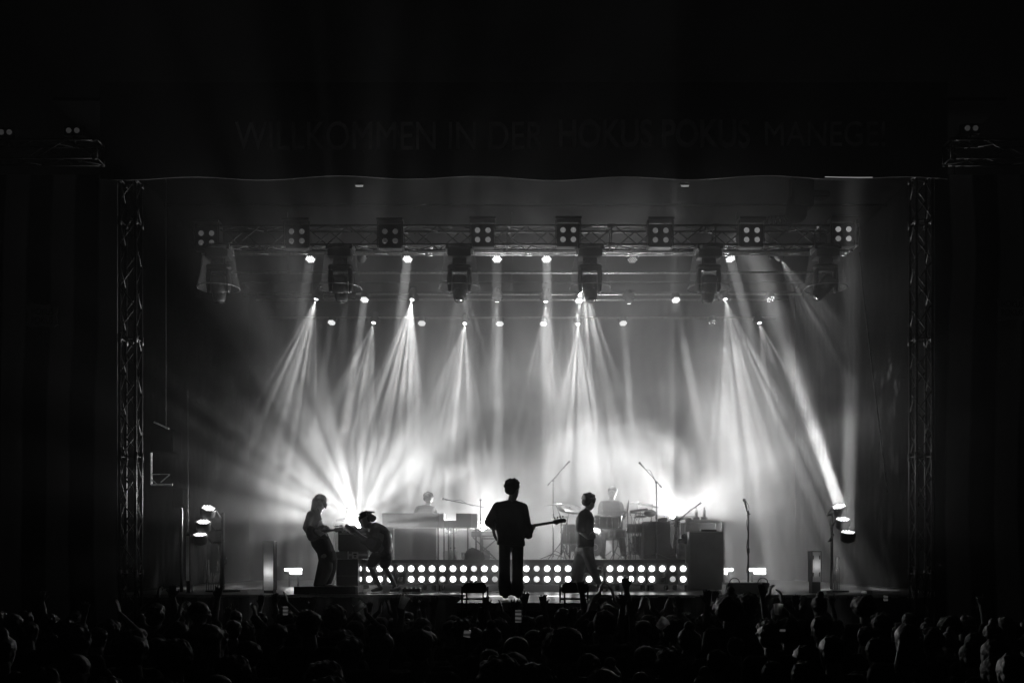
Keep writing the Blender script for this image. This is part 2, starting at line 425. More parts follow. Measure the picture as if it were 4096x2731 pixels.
put(MB().tube((x0, YF+.05, top-.02), (x1, YF+.05, top-.02), .04), 'top_pole', DMETAL(), fas)
def lettering(txt, px0, px1, py0, py1, Y, parent, m, bold=0., name='lettering'):
    c = bpy.data.curves.new('t', 'FONT'); c.body = txt; c.extrude = .006; c.offset = bold; c.size = 1
    o = bpy.data.objects.new('t', c); COL.objects.link(o)
    dg = bpy.context.evaluated_depsgraph_get(); me = bpy.data.meshes.new_from_object(o.evaluated_get(dg)); bpy.data.objects.remove(o)
    xs = [v.co.x for v in me.vertices]; ys = [v.co.y for v in me.vertices]
    X0, X1, Z0, Z1 = xat(px0,Y), xat(px1,Y), zat(py1,Y), zat(py0,Y)
    for i, v in enumerate(me.vertices):
        u = (v.co.x-min(xs))/(max(xs)-min(xs)); k = (v.co.y-min(ys))/(max(ys)-min(ys)); z = v.co.z
        v.co = (X0+(X1-X0)*u, Y - z, Z0+(Z1-Z0)*k)
    me.materials.clear(); me.materials.append(m); return put(me, name, None, parent)
LET = mat('faded_lettering', .45, .8, vs=3, var=.3)
lettering('WILLKOMMEN IN DER', 940, 2175, 487, 600, YF-.012, fas, LET)
lettering('HOKUS POKUS', 2235, 3000, 478, 592, YF-.012, fas, LET, .018)
lettering('MANEGE!', 3060, 3540, 487, 585, YF-.012, fas, LET)
# ------------------------------------------------------------------ trusses
def truss(a, b, w, bay, cr=.024, br=.011, m=None, dup_end=True):
    a = Vector(a); b = Vector(b); L_ = (b-a).length; d = (b-a)/L_
    up = Vector((0,0,1)) if abs(d.z) < .9 else Vector((0,1,0)); s = d.cross(up).normalized(); u = s.cross(d).normalized()
    h = w/2; cs = [(-1,-1),(1,-1),(1,1),(-1,1)]; ch = MB(); bc = MB()
    pt = lambda t, c: a + d*t + s*(c[0]*h) + u*(c[1]*h)
    for c in cs: ch.tube(pt(0,c), pt(L_,c), cr, seg=8)
    n = max(1, round(L_/bay)); st = L_/n
    for k in range(n):
        for i in range(4):
            p, q = cs[i], cs[(i+1)%4]
            if k % 2: p, q = q, p
            bc.tube(pt(k*st, p), pt((k+1)*st, q), br, seg=6)
    for t in [0, L_] + [x for x in [2.0*j for j in range(1, int(L_/2)+1)] if x < L_-.4]:
        for i in range(4): bc.tube(pt(t, cs[i]), pt(t, cs[(i+1)%4]), br, seg=6)
        for c in cs: ch.tube(pt(max(0,t-.07),c), pt(min(L_,t+.07),c), cr*1.5, seg=8)
    return ch, bc
def truss_thing(name, label, a, b, w, bay, group=None, m=None, cat='truss', cr=.024, br=.011):
    t = thing(name, label, cat, a, group); ch, bc = truss(a, b, w, bay, cr, br)
    put(ch, 'chords', m or METAL(), t, True); put(bc, 'bracing', m or METAL(), t, True); return t
TD = mat('black_truss', .06, .4, .6, vs=20)
TM = mat('dull_truss_metal', .05, .5, .7, vs=20)
for nm, px in (('left', 523), ('right', 3684)):
    x = xat(px, 17.05)
    t = truss_thing('truss_tower', 'tall aluminium lattice tower rising at the %s edge of the stage' % nm, (x, 17.05, GROUND+.12), (x, 17.05, zat(727 if nm=='left' else 710, 17.05)), .27, .36, 'truss towers', TM, cr=.025)
    put(MB().box((x, 17.05, GROUND+.07), (.9, .9, .1)), 'base_plate', DMETAL(), t)
YH = 19.0
truss_thing('lighting_truss', 'front black lighting truss carrying the four-lamp blinders and rain-covered heads', (xat(770,YH),YH+.25,6.82), (xat(3440,YH),YH+.25,6.82), .36, .42, 'overhead lighting trusses', TD)
truss_thing('lighting_truss', 'slim second truss just below and behind the front truss', (xat(860,YH),YH+1.0,6.83), (xat(3460,YH),YH+1.0,6.83), .15, .4, 'overhead lighting trusses')
for lab, Y, z, w in (('lighting bar carrying the upper row of wash lamps', YA+.05, 6.93, .0), ('middle overhead bar carrying the second row of lamps', YB+.05, 6.93, 0), ('rearmost overhead bar carrying the lowest row of lamps', YC+.05, 6.93, 0), ('plain pipe hung between the middle and rear lamp bars', 24.9, 7.1, 0), ('plain pipe hung between the upper and middle lamp rows', 22.2, 7.0, 0)):
    x0_, x1_ = -6.4, 6.9
    t = thing('lighting_bar', lab, 'truss', (0, Y, z), 'overhead lighting trusses')
    put(MB().tube((x0_,Y,z),(x1_,Y,z),.026), 'pipe', METAL(), t, True)
    b_ = MB()
    for k in range(0):
        xx = x0_+.2+k*.4; b_.tube((xx,Y,z),(xx+.2,Y,z+.22),.01,seg=5); b_.tube((xx+.2,Y,z+.22),(min(xx+.4,x1_),Y,z),.01,seg=5)
    b_.bm.free()
    if 'plain' in lab:
        for xx in (-5, 0, 5): t_ = MB().tube((xx,Y,z),(xx,Y,8.35),.008,seg=5); put(t_, 'hanging_wire', DMETAL(), t)
# side PA trusses with small two-lamp units and printed circus curtains below
for sgn, px0, px1, lab in ((-1, -90, 403, 'left'), (1, 3788, 4190, 'right')):
    Y = 16.4; truss_thing('wing_truss', 'horizontal lattice truss reaching off the %s edge of the picture' % lab, (xat(px0,Y),Y,zat(610,Y)), (xat(px1,Y),Y,zat(610,Y)), .30, .5, 'wing trusses', TM, cr=.02)
STR = None
def stripes():
    m = mat('circus_stripe_print', .05, .9, vs=2)
    nt = m.node_tree; N = nt.nodes; L = nt.links; p = N['Principled BSDF']
    wv = N.new('ShaderNodeTexWave'); wv.inputs['Scale'].default_value = .38; wv.inputs['Distortion'].default_value = 2.2; wv.inputs['Detail'].default_value = 1
    wv.bands_direction = 'X'; wv.inputs['Detail Scale'].default_value = .5
    tc = [n for n in N if n.type == 'TEX_COORD'][0]; L.new(tc.outputs['Object'], wv.inputs['Vector'])
    r = N.new('ShaderNodeMapRange'); L.new(wv.outputs['Fac'], r.inputs['Value']); r.inputs['From Min'].default_value=.42; r.inputs['From Max'].default_value=.58
    r.inputs['To Min'].default_value=.02; r.inputs['To Max'].default_value=.45; L.new(r.outputs[0], p.inputs['Base Color']); return m
for sgn, a, b, lab in ((-1, (-9.6,17.3,0), (-6.85,17.3,0), 'left'), (1, (7.35,17.3,0), (9.9,17.3,0), 'right')):
    o = drape('wing_banner', a, b, GROUND+.05, zat(700,17.3), .03, stripes(), 'tall printed circus tent curtain banner on the %s wing' % lab, .9, 5); o['category']='banner'; o['group']='wing banners'
for px0, px1, py0, py1, lab in ((108,232,1215,1310,'left'), (3988,4110,1185,1282,'right')):
    Y = 17.1; pts = [(xat(px0,Y),zat(py1-8,Y)),(xat(px0+18,Y),zat(py1,Y)),(xat((px0+px1)/2,Y),zat(py1-6,Y)),(xat(px1-18,Y),zat(py1,Y)),(xat(px1,Y),zat(py1-12,Y)),(xat(px1-6,Y),zat((py0+py1)/2,Y)),(xat(px1,Y),zat(py0+10,Y)),(xat(px1-20,Y),zat(py0,Y)),(xat((px0+px1)/2,Y),zat(py0+6,Y)),(xat(px0+20,Y),zat(py0,Y)),(xat(px0,Y),zat(py0+10,Y)),(xat(px0+6,Y),zat((py0+py1)/2,Y))]
    t = thing('festival_sign', 'small shaped festival sign with two lines of lettering on the %s wing' % lab, 'sign', (0,Y,4), 'festival signs')
    put(MB().prism(pts, Matrix(((1,0,0,0),(0,0,1,Y),(0,1,0,0),(0,0,0,1))), .03), 'sign_board', mat('sign_face', .4, .8, vs=4), t)
    lettering('HOKUS', px0+18, px1-18, py0+18, py0+44, Y-.02, t, BLACK()); lettering('POKUS', px0+18, px1-18, py0+52, py0+78, Y-.02, t, BLACK())
# hoist with its bag over the right part of the front truss
t = thing('chain_hoist', 'black chain hoist with hanging bag above the right part of the front truss', 'hoist', P(3205, 800, YH+.25))
hb = MB(); a_ = P(3205,770,YH+.25); hb.box(a_, (.42,.3,.62)); hb.box(P(3250,782,YH+.25),(.62,.26,.12)); put(hb, 'motor', DRAPE(), t, bevel=.03)
put(MB().hull([(P(3190,800,YH+.25),(.20,.14,.12)),(P(3185,860,YH+.25),(.21,.14,.16))]), 'chain_bag', DRAPE(), t, True)
put(MB().tube(P(3205,740,YH+.25), P(3205,500,YH+.25), .012), 'chain', DMETAL(), t)
t = thing('cable_coil', 'loops of black cable resting on the front truss beside the hoist', 'cable', P(3110,885,YH+.1))
cc = MB()
for k in range(4):
    c0 = P(3085+k*18, 898, YH+.15+.03*k); pts = [c0 + Vector((.10*math.cos(a)*(1+.1*k), .02*math.sin(a*2), .10*math.sin(a)+.06)) for a in [i*math.pi/8 for i in range(0,17)]]; cc.path(pts, .011)
put(cc, 'loops', CLOTH(), t, True)
t = thing('hanging_cable', 'thin black cable strung from the right end of the front truss to the stage floor', 'cable', P(3440,1010,YH))
put(MB().path([P(3438+ (k/12)**1.1*112, 1010+ k*80, YH) for k in range(13)], .014), 'cable', CLOTH(), t, True)
for px, lab in ((1437,'left'),(2740,'right')):
    t = thing('roof_bar', 'tiny bar with a painted glow under the roof, %s of the pair' % lab, 'lamp', P(px,744,19.6), 'small roof bars')
    put(MB().box(P(px,738,19.6),(.17,.06,.03)), 'housing', DMETAL(), t)
    put(MB().box(P(px,744,19.6),(.15,.04,.022)), 'tube', mat('painted_glow', .5, .5, emit=.16, sample=False), t, bevel=.004)  # a lit bar, not a lamp: its brightness is painted as emission
t = thing('edge_cable', 'short metal rod with painted shine along the fascia hem at upper right', 'rod', P(3400,709,YF))
put(MB().path([P(3300,708,YF-.03),P(3360,709.5,YF-.03),P(3430,710.5,YF-.03),P(3490,710,YF-.03)], .006), 'rod', mat('painted_glow_rod', .8,.2,1., emit=.25, sample=False), t)  # the rod is no lamp; emission paints its shine

def ribbed(e):
    """lamp face behind ribbed glass"""
    k = 'ribbed_glass_%g' % e
    if k in MATS: return MATS[k]
    m = mat(k, .1, .3, emit=e, sample=False); nt = m.node_tree; N = nt.nodes; L = nt.links; p = N['Principled BSDF']
    g = N.new('ShaderNodeTexCoord'); wv = N.new('ShaderNodeTexWave'); wv.inputs['Scale'].default_value = 20; wv.bands_direction = 'X'; L.new(g.outputs['Object'], wv.inputs['Vector'])
    r = N.new('ShaderNodeMapRange'); L.new(wv.outputs['Fac'], r.inputs['Value']); r.inputs['To Min'].default_value = e*.25; r.inputs['To Max'].default_value = e*1.8
    L.new(r.outputs[0], p.inputs['Emission Strength']); return m

# ------------------------------------------------------------------ lamps and fixtures
LENS = lambda e=4.: mat('lit_lens_%g' % e, .8, .3, emit=e, var=.02, sample=False)
def hexpts(n=2):
    out = []
    for q in range(-n, n+1):
        for r in range(max(-n, -q-n), min(n, -q+n)+1): out.append((math.sqrt(3)*(q + r/2), 1.5*r))
    return out
def wash_head(loc, aim, rad, label, group, watts=0, cone=4, emit=1.5, hang=None, on=None, srad=.09):
    """round multi-lens wash lamp: body, yoke, 19 lit lenses in a honeycomb"""
    loc = Vector(loc); d = (Vector(aim) - loc).normalized(); t = thing('wash_lamp', label, 'stage lamp', loc, group)
    M_ = frame(loc, d)
    put(MB().lathe([(rad*.55,-.20),(rad*.95,-.16),(rad*1.04,-.03),(rad*1.04,0),(rad*.99,.0),(rad*.97,-.015),(.001,-.015)], M_), 'housing', DARK(), t, True)
    ln = MB(); s_ = rad/4.6; rr = random.Random(int(loc.x*100))
    pts = hexpts()
    for i, (x, y) in enumerate(pts):
        if on is not None and (i*7) % 19 >= on: continue
        c = Matrix.Translation((x*s_, y*s_, -.008)); ln.lathe([(s_*.68,0),(s_*.6,.006),(s_*.4,.012),(.001,.014)], M_ @ c, seg=8)
    put(ln, 'lens_pattern', LENS(emit), t, True)
    if hang is not None:
        y_ = MB(); sx = Vector((1,0,0)); top = Vector((loc.x, loc.y + .05, hang)); e1 = loc - d*.08 + sx*(rad*1.18); e2 = loc - d*.08 - sx*(rad*1.18)
        y_.path([e1, e1 + (top-loc)*.55, top + sx*.05, top - sx*.05, e2 + (top-loc)*.55, e2], .014); put(y_, 'yoke', DMETAL(), t)
    if watts: shaft(loc + d*.03, Vector(aim), watts, rad*1.7, 4.)
    return t
def beam_head(loc, aim, label, group, cone, watts, seed, hang, emit=6, scale=14, thr=.41):
    loc = Vector(loc); d = (Vector(aim) - loc).normalized(); t = thing('moving_light', label, 'stage lamp', loc, group); M_ = frame(loc, d)
    put(MB().lathe([(.001,-.34),(.07,-.32),(.10,-.22),(.10,-.08),(.075,-.01),(.07,0),(.06,-.01),(.001,-.012)], M_, 20), 'head', DARK(), t, True)
    put(MB().lathe([(.05,-.006),(.035,.0),(.001,.004)], M_, 14), 'lens', LENS(emit), t, True)
    c = loc - d*.18; y_ = MB(); hz = hang - .12
    for s_ in (-1, 1): y_.path([c + Vector((s_*.115,0,0)), Vector((c.x+s_*.125, c.y, hz-.02)), Vector((c.x+s_*.06, c.y, hz))], .02)
    put(y_, 'yoke', DARK(), t); put(MB().box((c.x,c.y,hz+.05),(.26,.2,.10)), 'base', DARK(), t, bevel=.01)
    spot(loc + d*.02, aim, cone, watts, .010, .15, 'dots', seed, 'gobo_beam', None, scale, thr)
    return t
BARZ = 6.93
ordn = ['first','second','third','fourth','fifth','sixth','seventh','eighth','ninth','tenth']
rank = lambda px, L_, Y: sorted(q[0] for q in L_ if q[2] == Y).index(px)
names = {YA:'upper', YB:'middle', YC:'lowest'}
cnt = {}
for i,(px,py,Y,ax,ay,pw) in enumerate(COLS):
    k = rank(px, COLS, Y)
    aim = P(px,py,Y) + Vector(((P(ax,ay,Y).x - P(px,py,Y).x), -2.9, -5.2)); on = {14:7, 8:12}.get(i)
    wash_head(P(px,py,Y), aim, .113, 'lit round wash lamp, %s from the left in the %s hanging lamp row' % (ordn[k], names[Y]), 'hanging wash lamps',
              pw*KC, 4.2, {14:.8, 8:1.}.get(i, 1.5), BARZ-.02, on)
wash_head(P(2530,1040,YA), P(2530,1040,YA)+Vector((0,-2,-5)), .113, 'unlit wash lamp hanging in the upper row right of the centre', 'hanging wash lamps', 0, 4, .05, BARZ-.02)  # lamp is off; the faint lens glow is painted as emission
cnt = {}
for i,(px,py,Y,ax,ay,AY,cone,pw) in enumerate(FANS):
    k = rank(px, FANS, Y)
    beam_head(P(px,py,Y), P(ax,ay,AY), 'narrow moving head throwing a fan of rays, %s from the left on the %s bar' % (ordn[k], names[Y]), 'hanging beam heads', cone, pw*KF, i, BARZ)
# lamp trees at both sides of the stage
for sgn, heads, lab in ((-1, [(834,2030,(.95,-1.5,3.2)),(814,2085,(.35,-1.3,3.2)),(801,2136,(.12,-1.,3.2))], 'left'), (1, [(3356,2023,(-1.35,-1.7,4.2)),(3371,2074,(-.12,-1.3,3.2)),(3392,2126,(.05,-1.5,5.))], 'right')):
    YT = 18.6; cx = P(870 if sgn<0 else 3350, 2100, YT).x; t = thing('lamp_tree', 'black upright stand with three tilted wash lamps at the %s side of the stage' % lab, 'lamp stand', (cx, YT+.35, 0))
    put(MB().tube((cx,YT+.35,.03),(cx,YT+.35,1.5),.03), 'pole', DMETAL(), t, True)
    put(MB().lathe([(.001,.0),(.32,.0),(.32,.03),(.04,.05)], Matrix.Translation((cx,YT+.35,0))), 'base', BLACK(), t)
    for j,(px,py,dv) in enumerate(heads):
        l = P(px,py,YT - (.42 if (sgn > 0 and j == 2) else 0)); dv = Vector(dv)
        put(MB().path([(cx,YT+.35,l.z-.14),(l.x-sgn*.13,YT+.3,l.z-.16),(l.x-sgn*.13,YT,l.z-.04)], .018), 'arm', BLACK(), t)
        wash_head(l, l+dv, .138, 'tilted round wash lamp, %s on the %s side lamp tree' % (['topmost','middle one','lowest'][j], lab), 'side tree wash lamps', 0, 4, 1.8)
shaft(P(3356,2014,18.5), P(2990,946,24.0), KC*9500, .22, 6)
shaft(P(3392,2117,18.12), P(3412,760,17.55), KC*2200, .24, 5)
shaft(P(834,2022,18.5), P(960,1300,18.2), KC*120, .22, 8)
# four-lamp blinders on the front truss
for i, (px, py) in enumerate([(825,951),(1186,944),(1560,944),(1931,939),(2273,938),(2643,940),(3008,939),(3375,935)]):
    Y = YH; c = P(px,py,Y); t = thing('blinder', 'glowing four-lamp blinder, %s from the left on the front truss' % ordn[i], 'blinder lamp', c, 'four-lamp blinders on the front truss')
    put(MB().box(c + Vector((0,.13,.0)), (.44,.2,.44)), 'housing', BLACK(), t, bevel=.012)
    fl = MB().box(c + Vector((-.24,.12,.05)), (.012,.24,.52)).box(c + Vector((.24,.12,.05)), (.012,.24,.52)).box(c + Vector((0,.06,.30)), (.5,.3,.04)); put(fl, 'bracket', BLACK(), t)
    for q,(dx,dz) in enumerate(((-.1,.09),(.1,.09),(-.1,-.09),(.1,-.09))):
        e = [.05,.05,.03,.12,.14,.09,.18,.25][i] * (.6 if (q==2 and i in (7,2)) else 1)
        M_ = frame(c + Vector((dx,0,dz)), (0,-1,0))
        lm = put(MB().lathe([(.052,-.01),(.047,.006),(.03,.016),(.001,.02)], M_, 18), 'lamp', None or ribbed(e), t, True)
# the low wall of eight-lamp blinders across the riser front
YR = 19.2
LX = [1435 + 41.87*k for k in range(32)]
OFF = {(0,22):'off',(0,23):'off',(0,24):'on',(0,11):'dim',(0,17):'dim',(0,26):'mid',(1,4):'off',(1,8):'dim',(1,17):'dim',(1,29):'off',(1,30):'dimmer',(0,3):'mid',(0,30):'mid',(1,13):'dimmer'}
EM = {'on':6., 'mid':2.5, 'dim':1.1, 'dimmer':.45, 'off':.0}
for u in range(8):
    xs = [xat(LX[u*4+k], YR) for k in range(4)]; xc = sum(xs)/4; zc = (zat(2273,YR)+zat(2315,YR))/2
    t = thing('blinder', 'eight-lamp blinder in the bright low lamp wall, %s from the left' % ordn[u], 'blinder lamp', (xc,YR,0), 'eight-lamp blinders of the lamp wall')
    hs = MB().box((xc, YR+.07, zc), (.80,.12,.42)); put(hs, 'housing', mat('grey_housing', .10, .5, vs=12), t, bevel=.008)
    bz = MB()
    for k in range(4):
        for r_, pz in ((0,2273),(1,2315)):
            bz.box((xs[k]+.085, YR-.012, zat(pz,YR)), (.012,.05,.17)); bz.box((xs[k], YR-.012, zat(pz,YR)-.092), (.16,.05,.012))
    put(bz, 'barn_frame', DMETAL(), t)
    for k in range(4):
        for r_, pz in ((0,2273),(1,2315)):
            st = OFF.get((r_, u*4+k), 'on'); M_ = frame((xs[k], YR-.005, zat(pz,YR)), (0,-1,0))
            put(MB().lathe([(.056,-.01),(.051,.008),(.03,.02),(.001,.024)], M_, 18), 'lamp', mat('bulb_'+st, .6, .3, emit=EM[st], var=.02, sample=False) if st!='off' else CHROME(), t, True)
    put(MB().box((xc, YR+.03, zat(2337,YR)), (.82,.06,.018)), 'lower_rail', METAL(), t)
    for s_ in (-1,1): put(MB().box((xc+s_*.36, YR+.08, zat(2350,YR)-.005), (.03,.1,.11)), 'foot', BLACK(), t)
# strip lights low at the back
for k,(x0_,x1_,y0_,rows,lab) in enumerate(((1139,1207,2272,((0,1139,1207),(1,1160,1206)),'left of the leaning guitarist'),(2868,2932,2271,((0,2868,2932),(1,2868,2910)),'beside the tall cabinet'),(2993,3062,2271,((0,2993,3062),(1,3016,3062)),'behind the lone microphone stand'))):
    Y = 22.5; t = thing('strip_light', 'short glaring double strip light standing low on the floor %s' % lab, 'strip light', P((x0_+x1_)/2,2285,Y), 'low strip lights')
    c = P((x0_+x1_)/2, 2282, Y); wd = (x1_-x0_)*Y/F
    put(MB().box(c+Vector((0,.05,0)), (wd+.03,.06,.16)), 'housing', BLACK(), t)
    for s_ in (-.1,.1): put(MB().box(Vector((c.x+s_,c.y+.05,c.z/2-.04)),(.03,.05,c.z-.08)), 'leg', BLACK(), t)
    for r_,a0,a1 in rows:
        put(MB().box(P((a0+a1)/2, 2277+r_*13, Y-.0), ((a1-a0)*Y/F,.03,.058)), 'tube', mat('strip_glow', .8,.5,emit=14,var=.02), t, bevel=.006)
# rain-covered moving heads under the front truss
def dome_mat(): return mat('clear_rain_cover', .5, .12, var=.05, trans=.90)
def big_head(px, py_top, label, tilt=0., roll=0., dark=False, ydir=-.35):
    Y = YH - .05; c = P(px, 1100, Y); t = thing('covered_moving_head', label, 'stage lamp', P(px, 1010, Y), 'rain-covered moving heads'); zt = 6.62
    x = c.x
    mt = MB().box((x,Y+.2,zt-.04),(.50,.36,.10)).box((x,Y+.2,zt-.16),(.44,.34,.13)); 
    mt.lathe([(.001,-.02),(.27,-.02),(.29,.02),(.27,.05),(.2,.06)], Matrix.Translation((x,Y+.2,zt-.06)), 20); put(mt, 'mounting_plate', BLACK(), t, bevel=.0)
    put(MB().box((x,Y+.2,zt-.28),(.22,.1,.10)).box((x-.12,Y+.2,zt-.28),(.03,.05,.12)).box((x+.12,Y+.2,zt-.28),(.03,.05,.12)), 'clamp', DMETAL(), t)
    bs = MB().hull([((x-.17,Y+.2,zt-.40),(.07,.12,.06)),((x+.17,Y+.2,zt-.40),(.07,.12,.06))]); put(bs, 'base', BLACK(), t, True)
    piv = Vector((x, Y+.2, zt-.74))
    Q = Matrix.Rotation(roll,3,'Y') @ Matrix.Rotation(tilt,3,'X')
    yk = MB()
    for s_ in (-1,1): yk.hull([((x+s_*.185,Y+.2,zt-.46),(.045,.09,.05)),((x+s_*.205,Y+.2,zt-.66),(.04,.10,.05)),((x+s_*.19,Y+.2,zt-.84),(.035,.08,.05))])
    yk.hull([((x-.185,Y+.2,zt-.45),(.04,.07,.03)),((x+.185,Y+.2,zt-.45),(.04,.07,.03))]); put(yk, 'yoke', BLACK(), t, True)
    hd = MB(); f = lambda a,b,cc: piv + Q @ Vector((a,b,cc))
    hd.hull([(f(-.06,0,.14),(.09,.12,.06),Q),(f(.06,0,.14),(.09,.12,.06),Q),(f(0,0,-.12),(.145,.15,.06),Q)]); hd.hull([(f(0,0,-.1),(.14,.14,.06),Q),(f(0,0,-.26),(.12,.12,.08),Q)])
    put(hd, 'head', DARK(), t, True)
    M_ = frame(f(0,0,-.335), Q @ Vector((0,0,-1))); put(MB().lathe([(.10,-.02),(.09,0),(.05,.008),(.001,.01)], M_, 20), 'lens', mat('dark_glass', .02, .1), t, True)
    dm = MB(); prof = [(.16,-.06),(.24,-.2),(.30,-.42),(.35,-.62),(.405,-.80),(.41,-.80)]
    dm.lathe([(.30,-.10),(.325,-.3),(.36,-.55),(.405,-.80)], Matrix.Translation((x,Y+.2,zt)), 40)
    dm.lathe([(.400,-.80),(.300,-.10)][:0] or [(.398,-.80),(.353,-.55),(.318,-.3),(.293,-.10)], Matrix.Translation((x,Y+.2,zt)), 40); put(dm, 'rain_cover', dome_mat(), t, True)
    rm = MB(); M0 = Matrix.Translation((x,Y+.2,zt-.80)); rm.lathe([(.398,-.006),(.412,0),(.398,.006),(.39,0)], M0, 40)
    put(rm, 'cover_rim', mat('cover_rim', .16, .25, var=.1), t, True)
for i,(px,lab,tl,ro) in enumerate(((862,'dim rain-covered moving head at the far left under the front truss',.2,0),(1355,'rain-covered moving head hanging second from the left',.25,-.04),(1836,'rain-covered moving head hanging left of the centre line',-.28,0),(2363,'rain-covered moving head hanging right of the centre line',-.28,-.06),(2843,'rain-covered moving head hanging fifth from the left',.25,.06),(3315,'rain-covered moving head at the right end swung out to the left',-.1,.70))):
    big_head(px, 1000, lab, tl, ro)
# floor beam heads behind the band
for i,(px,py,Y,ax,ay,AY,cone,pw) in enumerate(BACK):
    c = P(px,py,Y); zr = ZR if 1600 < px < 2700 else 0
    t = thing('floor_moving_head', 'floor-standing moving head glaring at the audience %s' % ['behind the bent-over guitarist','behind the keyboard desk','beside the bass player\'s left elbow','behind the walking man','behind the guitar right of the drums'][i], 'stage lamp', (c.x,Y,zr), 'floor moving heads')
    d = (P(ax,ay,AY)-c).normalized(); M_ = frame(c+Vector((0,.03,0)), (0,-1,.2))
    put(MB().lathe([(.001,-.34),(.09,-.31),(.12,-.2),(.12,-.06),(.09,0),(.001,-.01)], M_, 20), 'head', DARK(), t, True)
    put(MB().lathe([(.075,-.002),(.05,.006),(.001,.01)], M_, 16), 'lens', LENS([25,4,40,12,30][i]), t, True)
    put(MB().tube((c.x,Y+.2,zr+.2),(c.x,Y+.2,c.z-.2),.025), 'riser_pole', BLACK(), t)
    y_ = MB()
    for s_ in (-1,1): y_.path([(c.x+s_*.15,Y+.2,c.z),(c.x+s_*.15,Y+.2,c.z-.18),(c.x,Y+.2,c.z-.2)], .022)
    if i != 3: put(MB().box((c.x+(-.02 if i==0 else 0), Y-.19, c.z-.040), (.9 if i != 2 else .6,.34,.006)), 'spill_flag', BLACK(), t)  # plate added below the lens to keep spill off the crowd
    put(y_, 'yoke', DARK(), t); put(MB().box((c.x,Y+.2,zr+.1),(.34,.3,.2)), 'base', DARK(), t, bevel=.015)
    spot(c + Vector((0,-.03,0)), P(ax,ay,AY), cone, pw*KB, .04, .3, 'rays', i+3, 'floor_beam', scale=9)
# side wing extras
for sgn in (-1, 1):
    lab = 'left' if sgn < 0 else 'right'; Y = 16.3
    for j,(px,py) in enumerate(((20,528),(290,521)) if sgn < 0 else ((3887,512),)):
        t = thing('blinder', 'faint two-lamp blinder above the %s wing truss%s' % (lab, ', nearer the picture edge' if (sgn<0 and j==0) else (', nearer the tower' if sgn<0 else '')), 'blinder lamp', P(px,py,Y), 'two-lamp blinders on the wing trusses')
        c = P(px,py,Y); put(MB().box(c+Vector((0,.08,0)),(.30,.12,.16)).box(c+Vector((0,.08,-.14)),(.04,.04,.14)), 'housing', BLACK(), t)
        for s_ in (-1,1): put(MB().lathe([(.045,-.01),(.04,.004),(.001,.012)], frame(c+Vector((s_*.066,0,0)),(0,-1,0)), 16), 'lamp', ribbed(.022), t, True)

# ------------------------------------------------------------------ riser and backline
def pbox(px0, px1, py0, py1, Y, dep, zbase=None):
    """box from its picture rectangle at depth Y -> centre, dims"""
    x0, x1 = xat(px0,Y), xat(px1,Y); z1, z0 = zat(py0,Y), zat(py1,Y)
    if zbase is not None: z0 = zbase
    return Vector(((x0+x1)/2, Y+dep/2, (z0+z1)/2)), (x1-x0, dep, z1-z0)
xr0, xr1 = xat(1432,19.3), xat(2742,19.3)
t = thing('riser', 'long grey rolling riser carrying the drums and keyboards above the lamp wall', 'riser', ((xr0+xr1)/2, 21.5, 0))
put(MB().box(((xr0+xr1)/2, 21.6, ZR-.04), (xr1-xr0, 4.5, .08)), 'deck', deckmat(), t, bevel=.004)
put(MB().box(((xr0+xr1)/2, 19.42, .345), (xr1-xr0, .05, .44)), 'fascia', mat('grey_fascia', .16, .8, vs=3), t)
for px in (1700,1734,1772,1880,2090,2430,2470,2570,2608,2665,2700):
    x = xat(px,19.7); c_ = MB(); c_.lathe([(.001,-.02),(.052,-.02),(.056,0),(.052,.02),(.001,.02)], frame((x,19.7,.058),(1,.6,0)), 16); c_.box((x,19.7,.12),(.05,.05,.03)); put(c_, 'caster', DMETAL(), t, True)
# left backline: amp on a flight case on a black road box, plexi table behind
t = thing('road_box', 'tall black road box under the flight case and the guitar amplifier', 'case', (xat(1400,18.9),19,0))
c, d = pbox(1345,1432,2235,2360,18.9,.7,.02); put(MB().box(c,d), 'box', BLACK(), t, bevel=.01)
c, d = pbox(1345,1432,2300,2304,18.88,.02); put(MB().box(c,d), 'edge_strip', DMETAL(), t)
t = thing('flight_case', 'grey flight case with a pale label plate standing under the amplifier', 'case', (xat(1410,18.7),19,.5))
c, d = pbox(1340,1474,2204.5,2234,18.7,.6); put(MB().box(c,d), 'case_body', mat('case_laminate', .13, .5, vs=18), t, bevel=.008)
c, d = pbox(1391,1472,2213,2223,18.68,.02); put(MB().box(c,d), 'stripe', mat('pale_stripe', .4, .5), t)
c, d = pbox(1408,1432,2207,2232,18.67,.02); put(MB().box(c,d), 'label_plate', mat('pale_label', .55, .5), t)
c, d = pbox(1413,1427,2212,2219,18.655,.01); lb = MB().box(c,d); lb.box(*pbox(1415,1425,2222,2228,18.655,.01)); put(lb, 'label_print', BLACK(), t)
for px in (1342,1392,1472): c, d = pbox(px-2,px+2,2204,2234,18.685,.02); put(MB().box(c,d), 'corner_trim', METAL(), t)
t = thing('guitar_amplifier', 'boxy guitar combo amplifier lettered VOX on top of the flight case', 'amplifier', (xat(1410,18.7),19,.7))
c, d = pbox(1352,1472,2110,2204,18.7,.3); put(MB().box(c,d), 'cabinet', mat('amp_vinyl', .045, .6, vs=30), t, bevel=.02)
c, d = pbox(1357,1468,2136,2198,18.685,.02); put(MB().box(c,d), 'grille_cloth', mat('amp_grille', .06, .9, vs=60, var=.4), t)
c, d = pbox(1357,1468,2133,2134.5,18.68,.02); put(MB().box(c,d), 'piping', mat('white_piping', .6, .5), t)
lettering('VOX', 1366, 1388, 2119, 2130, 18.68, t, mat('silver_letters', .5, .4))
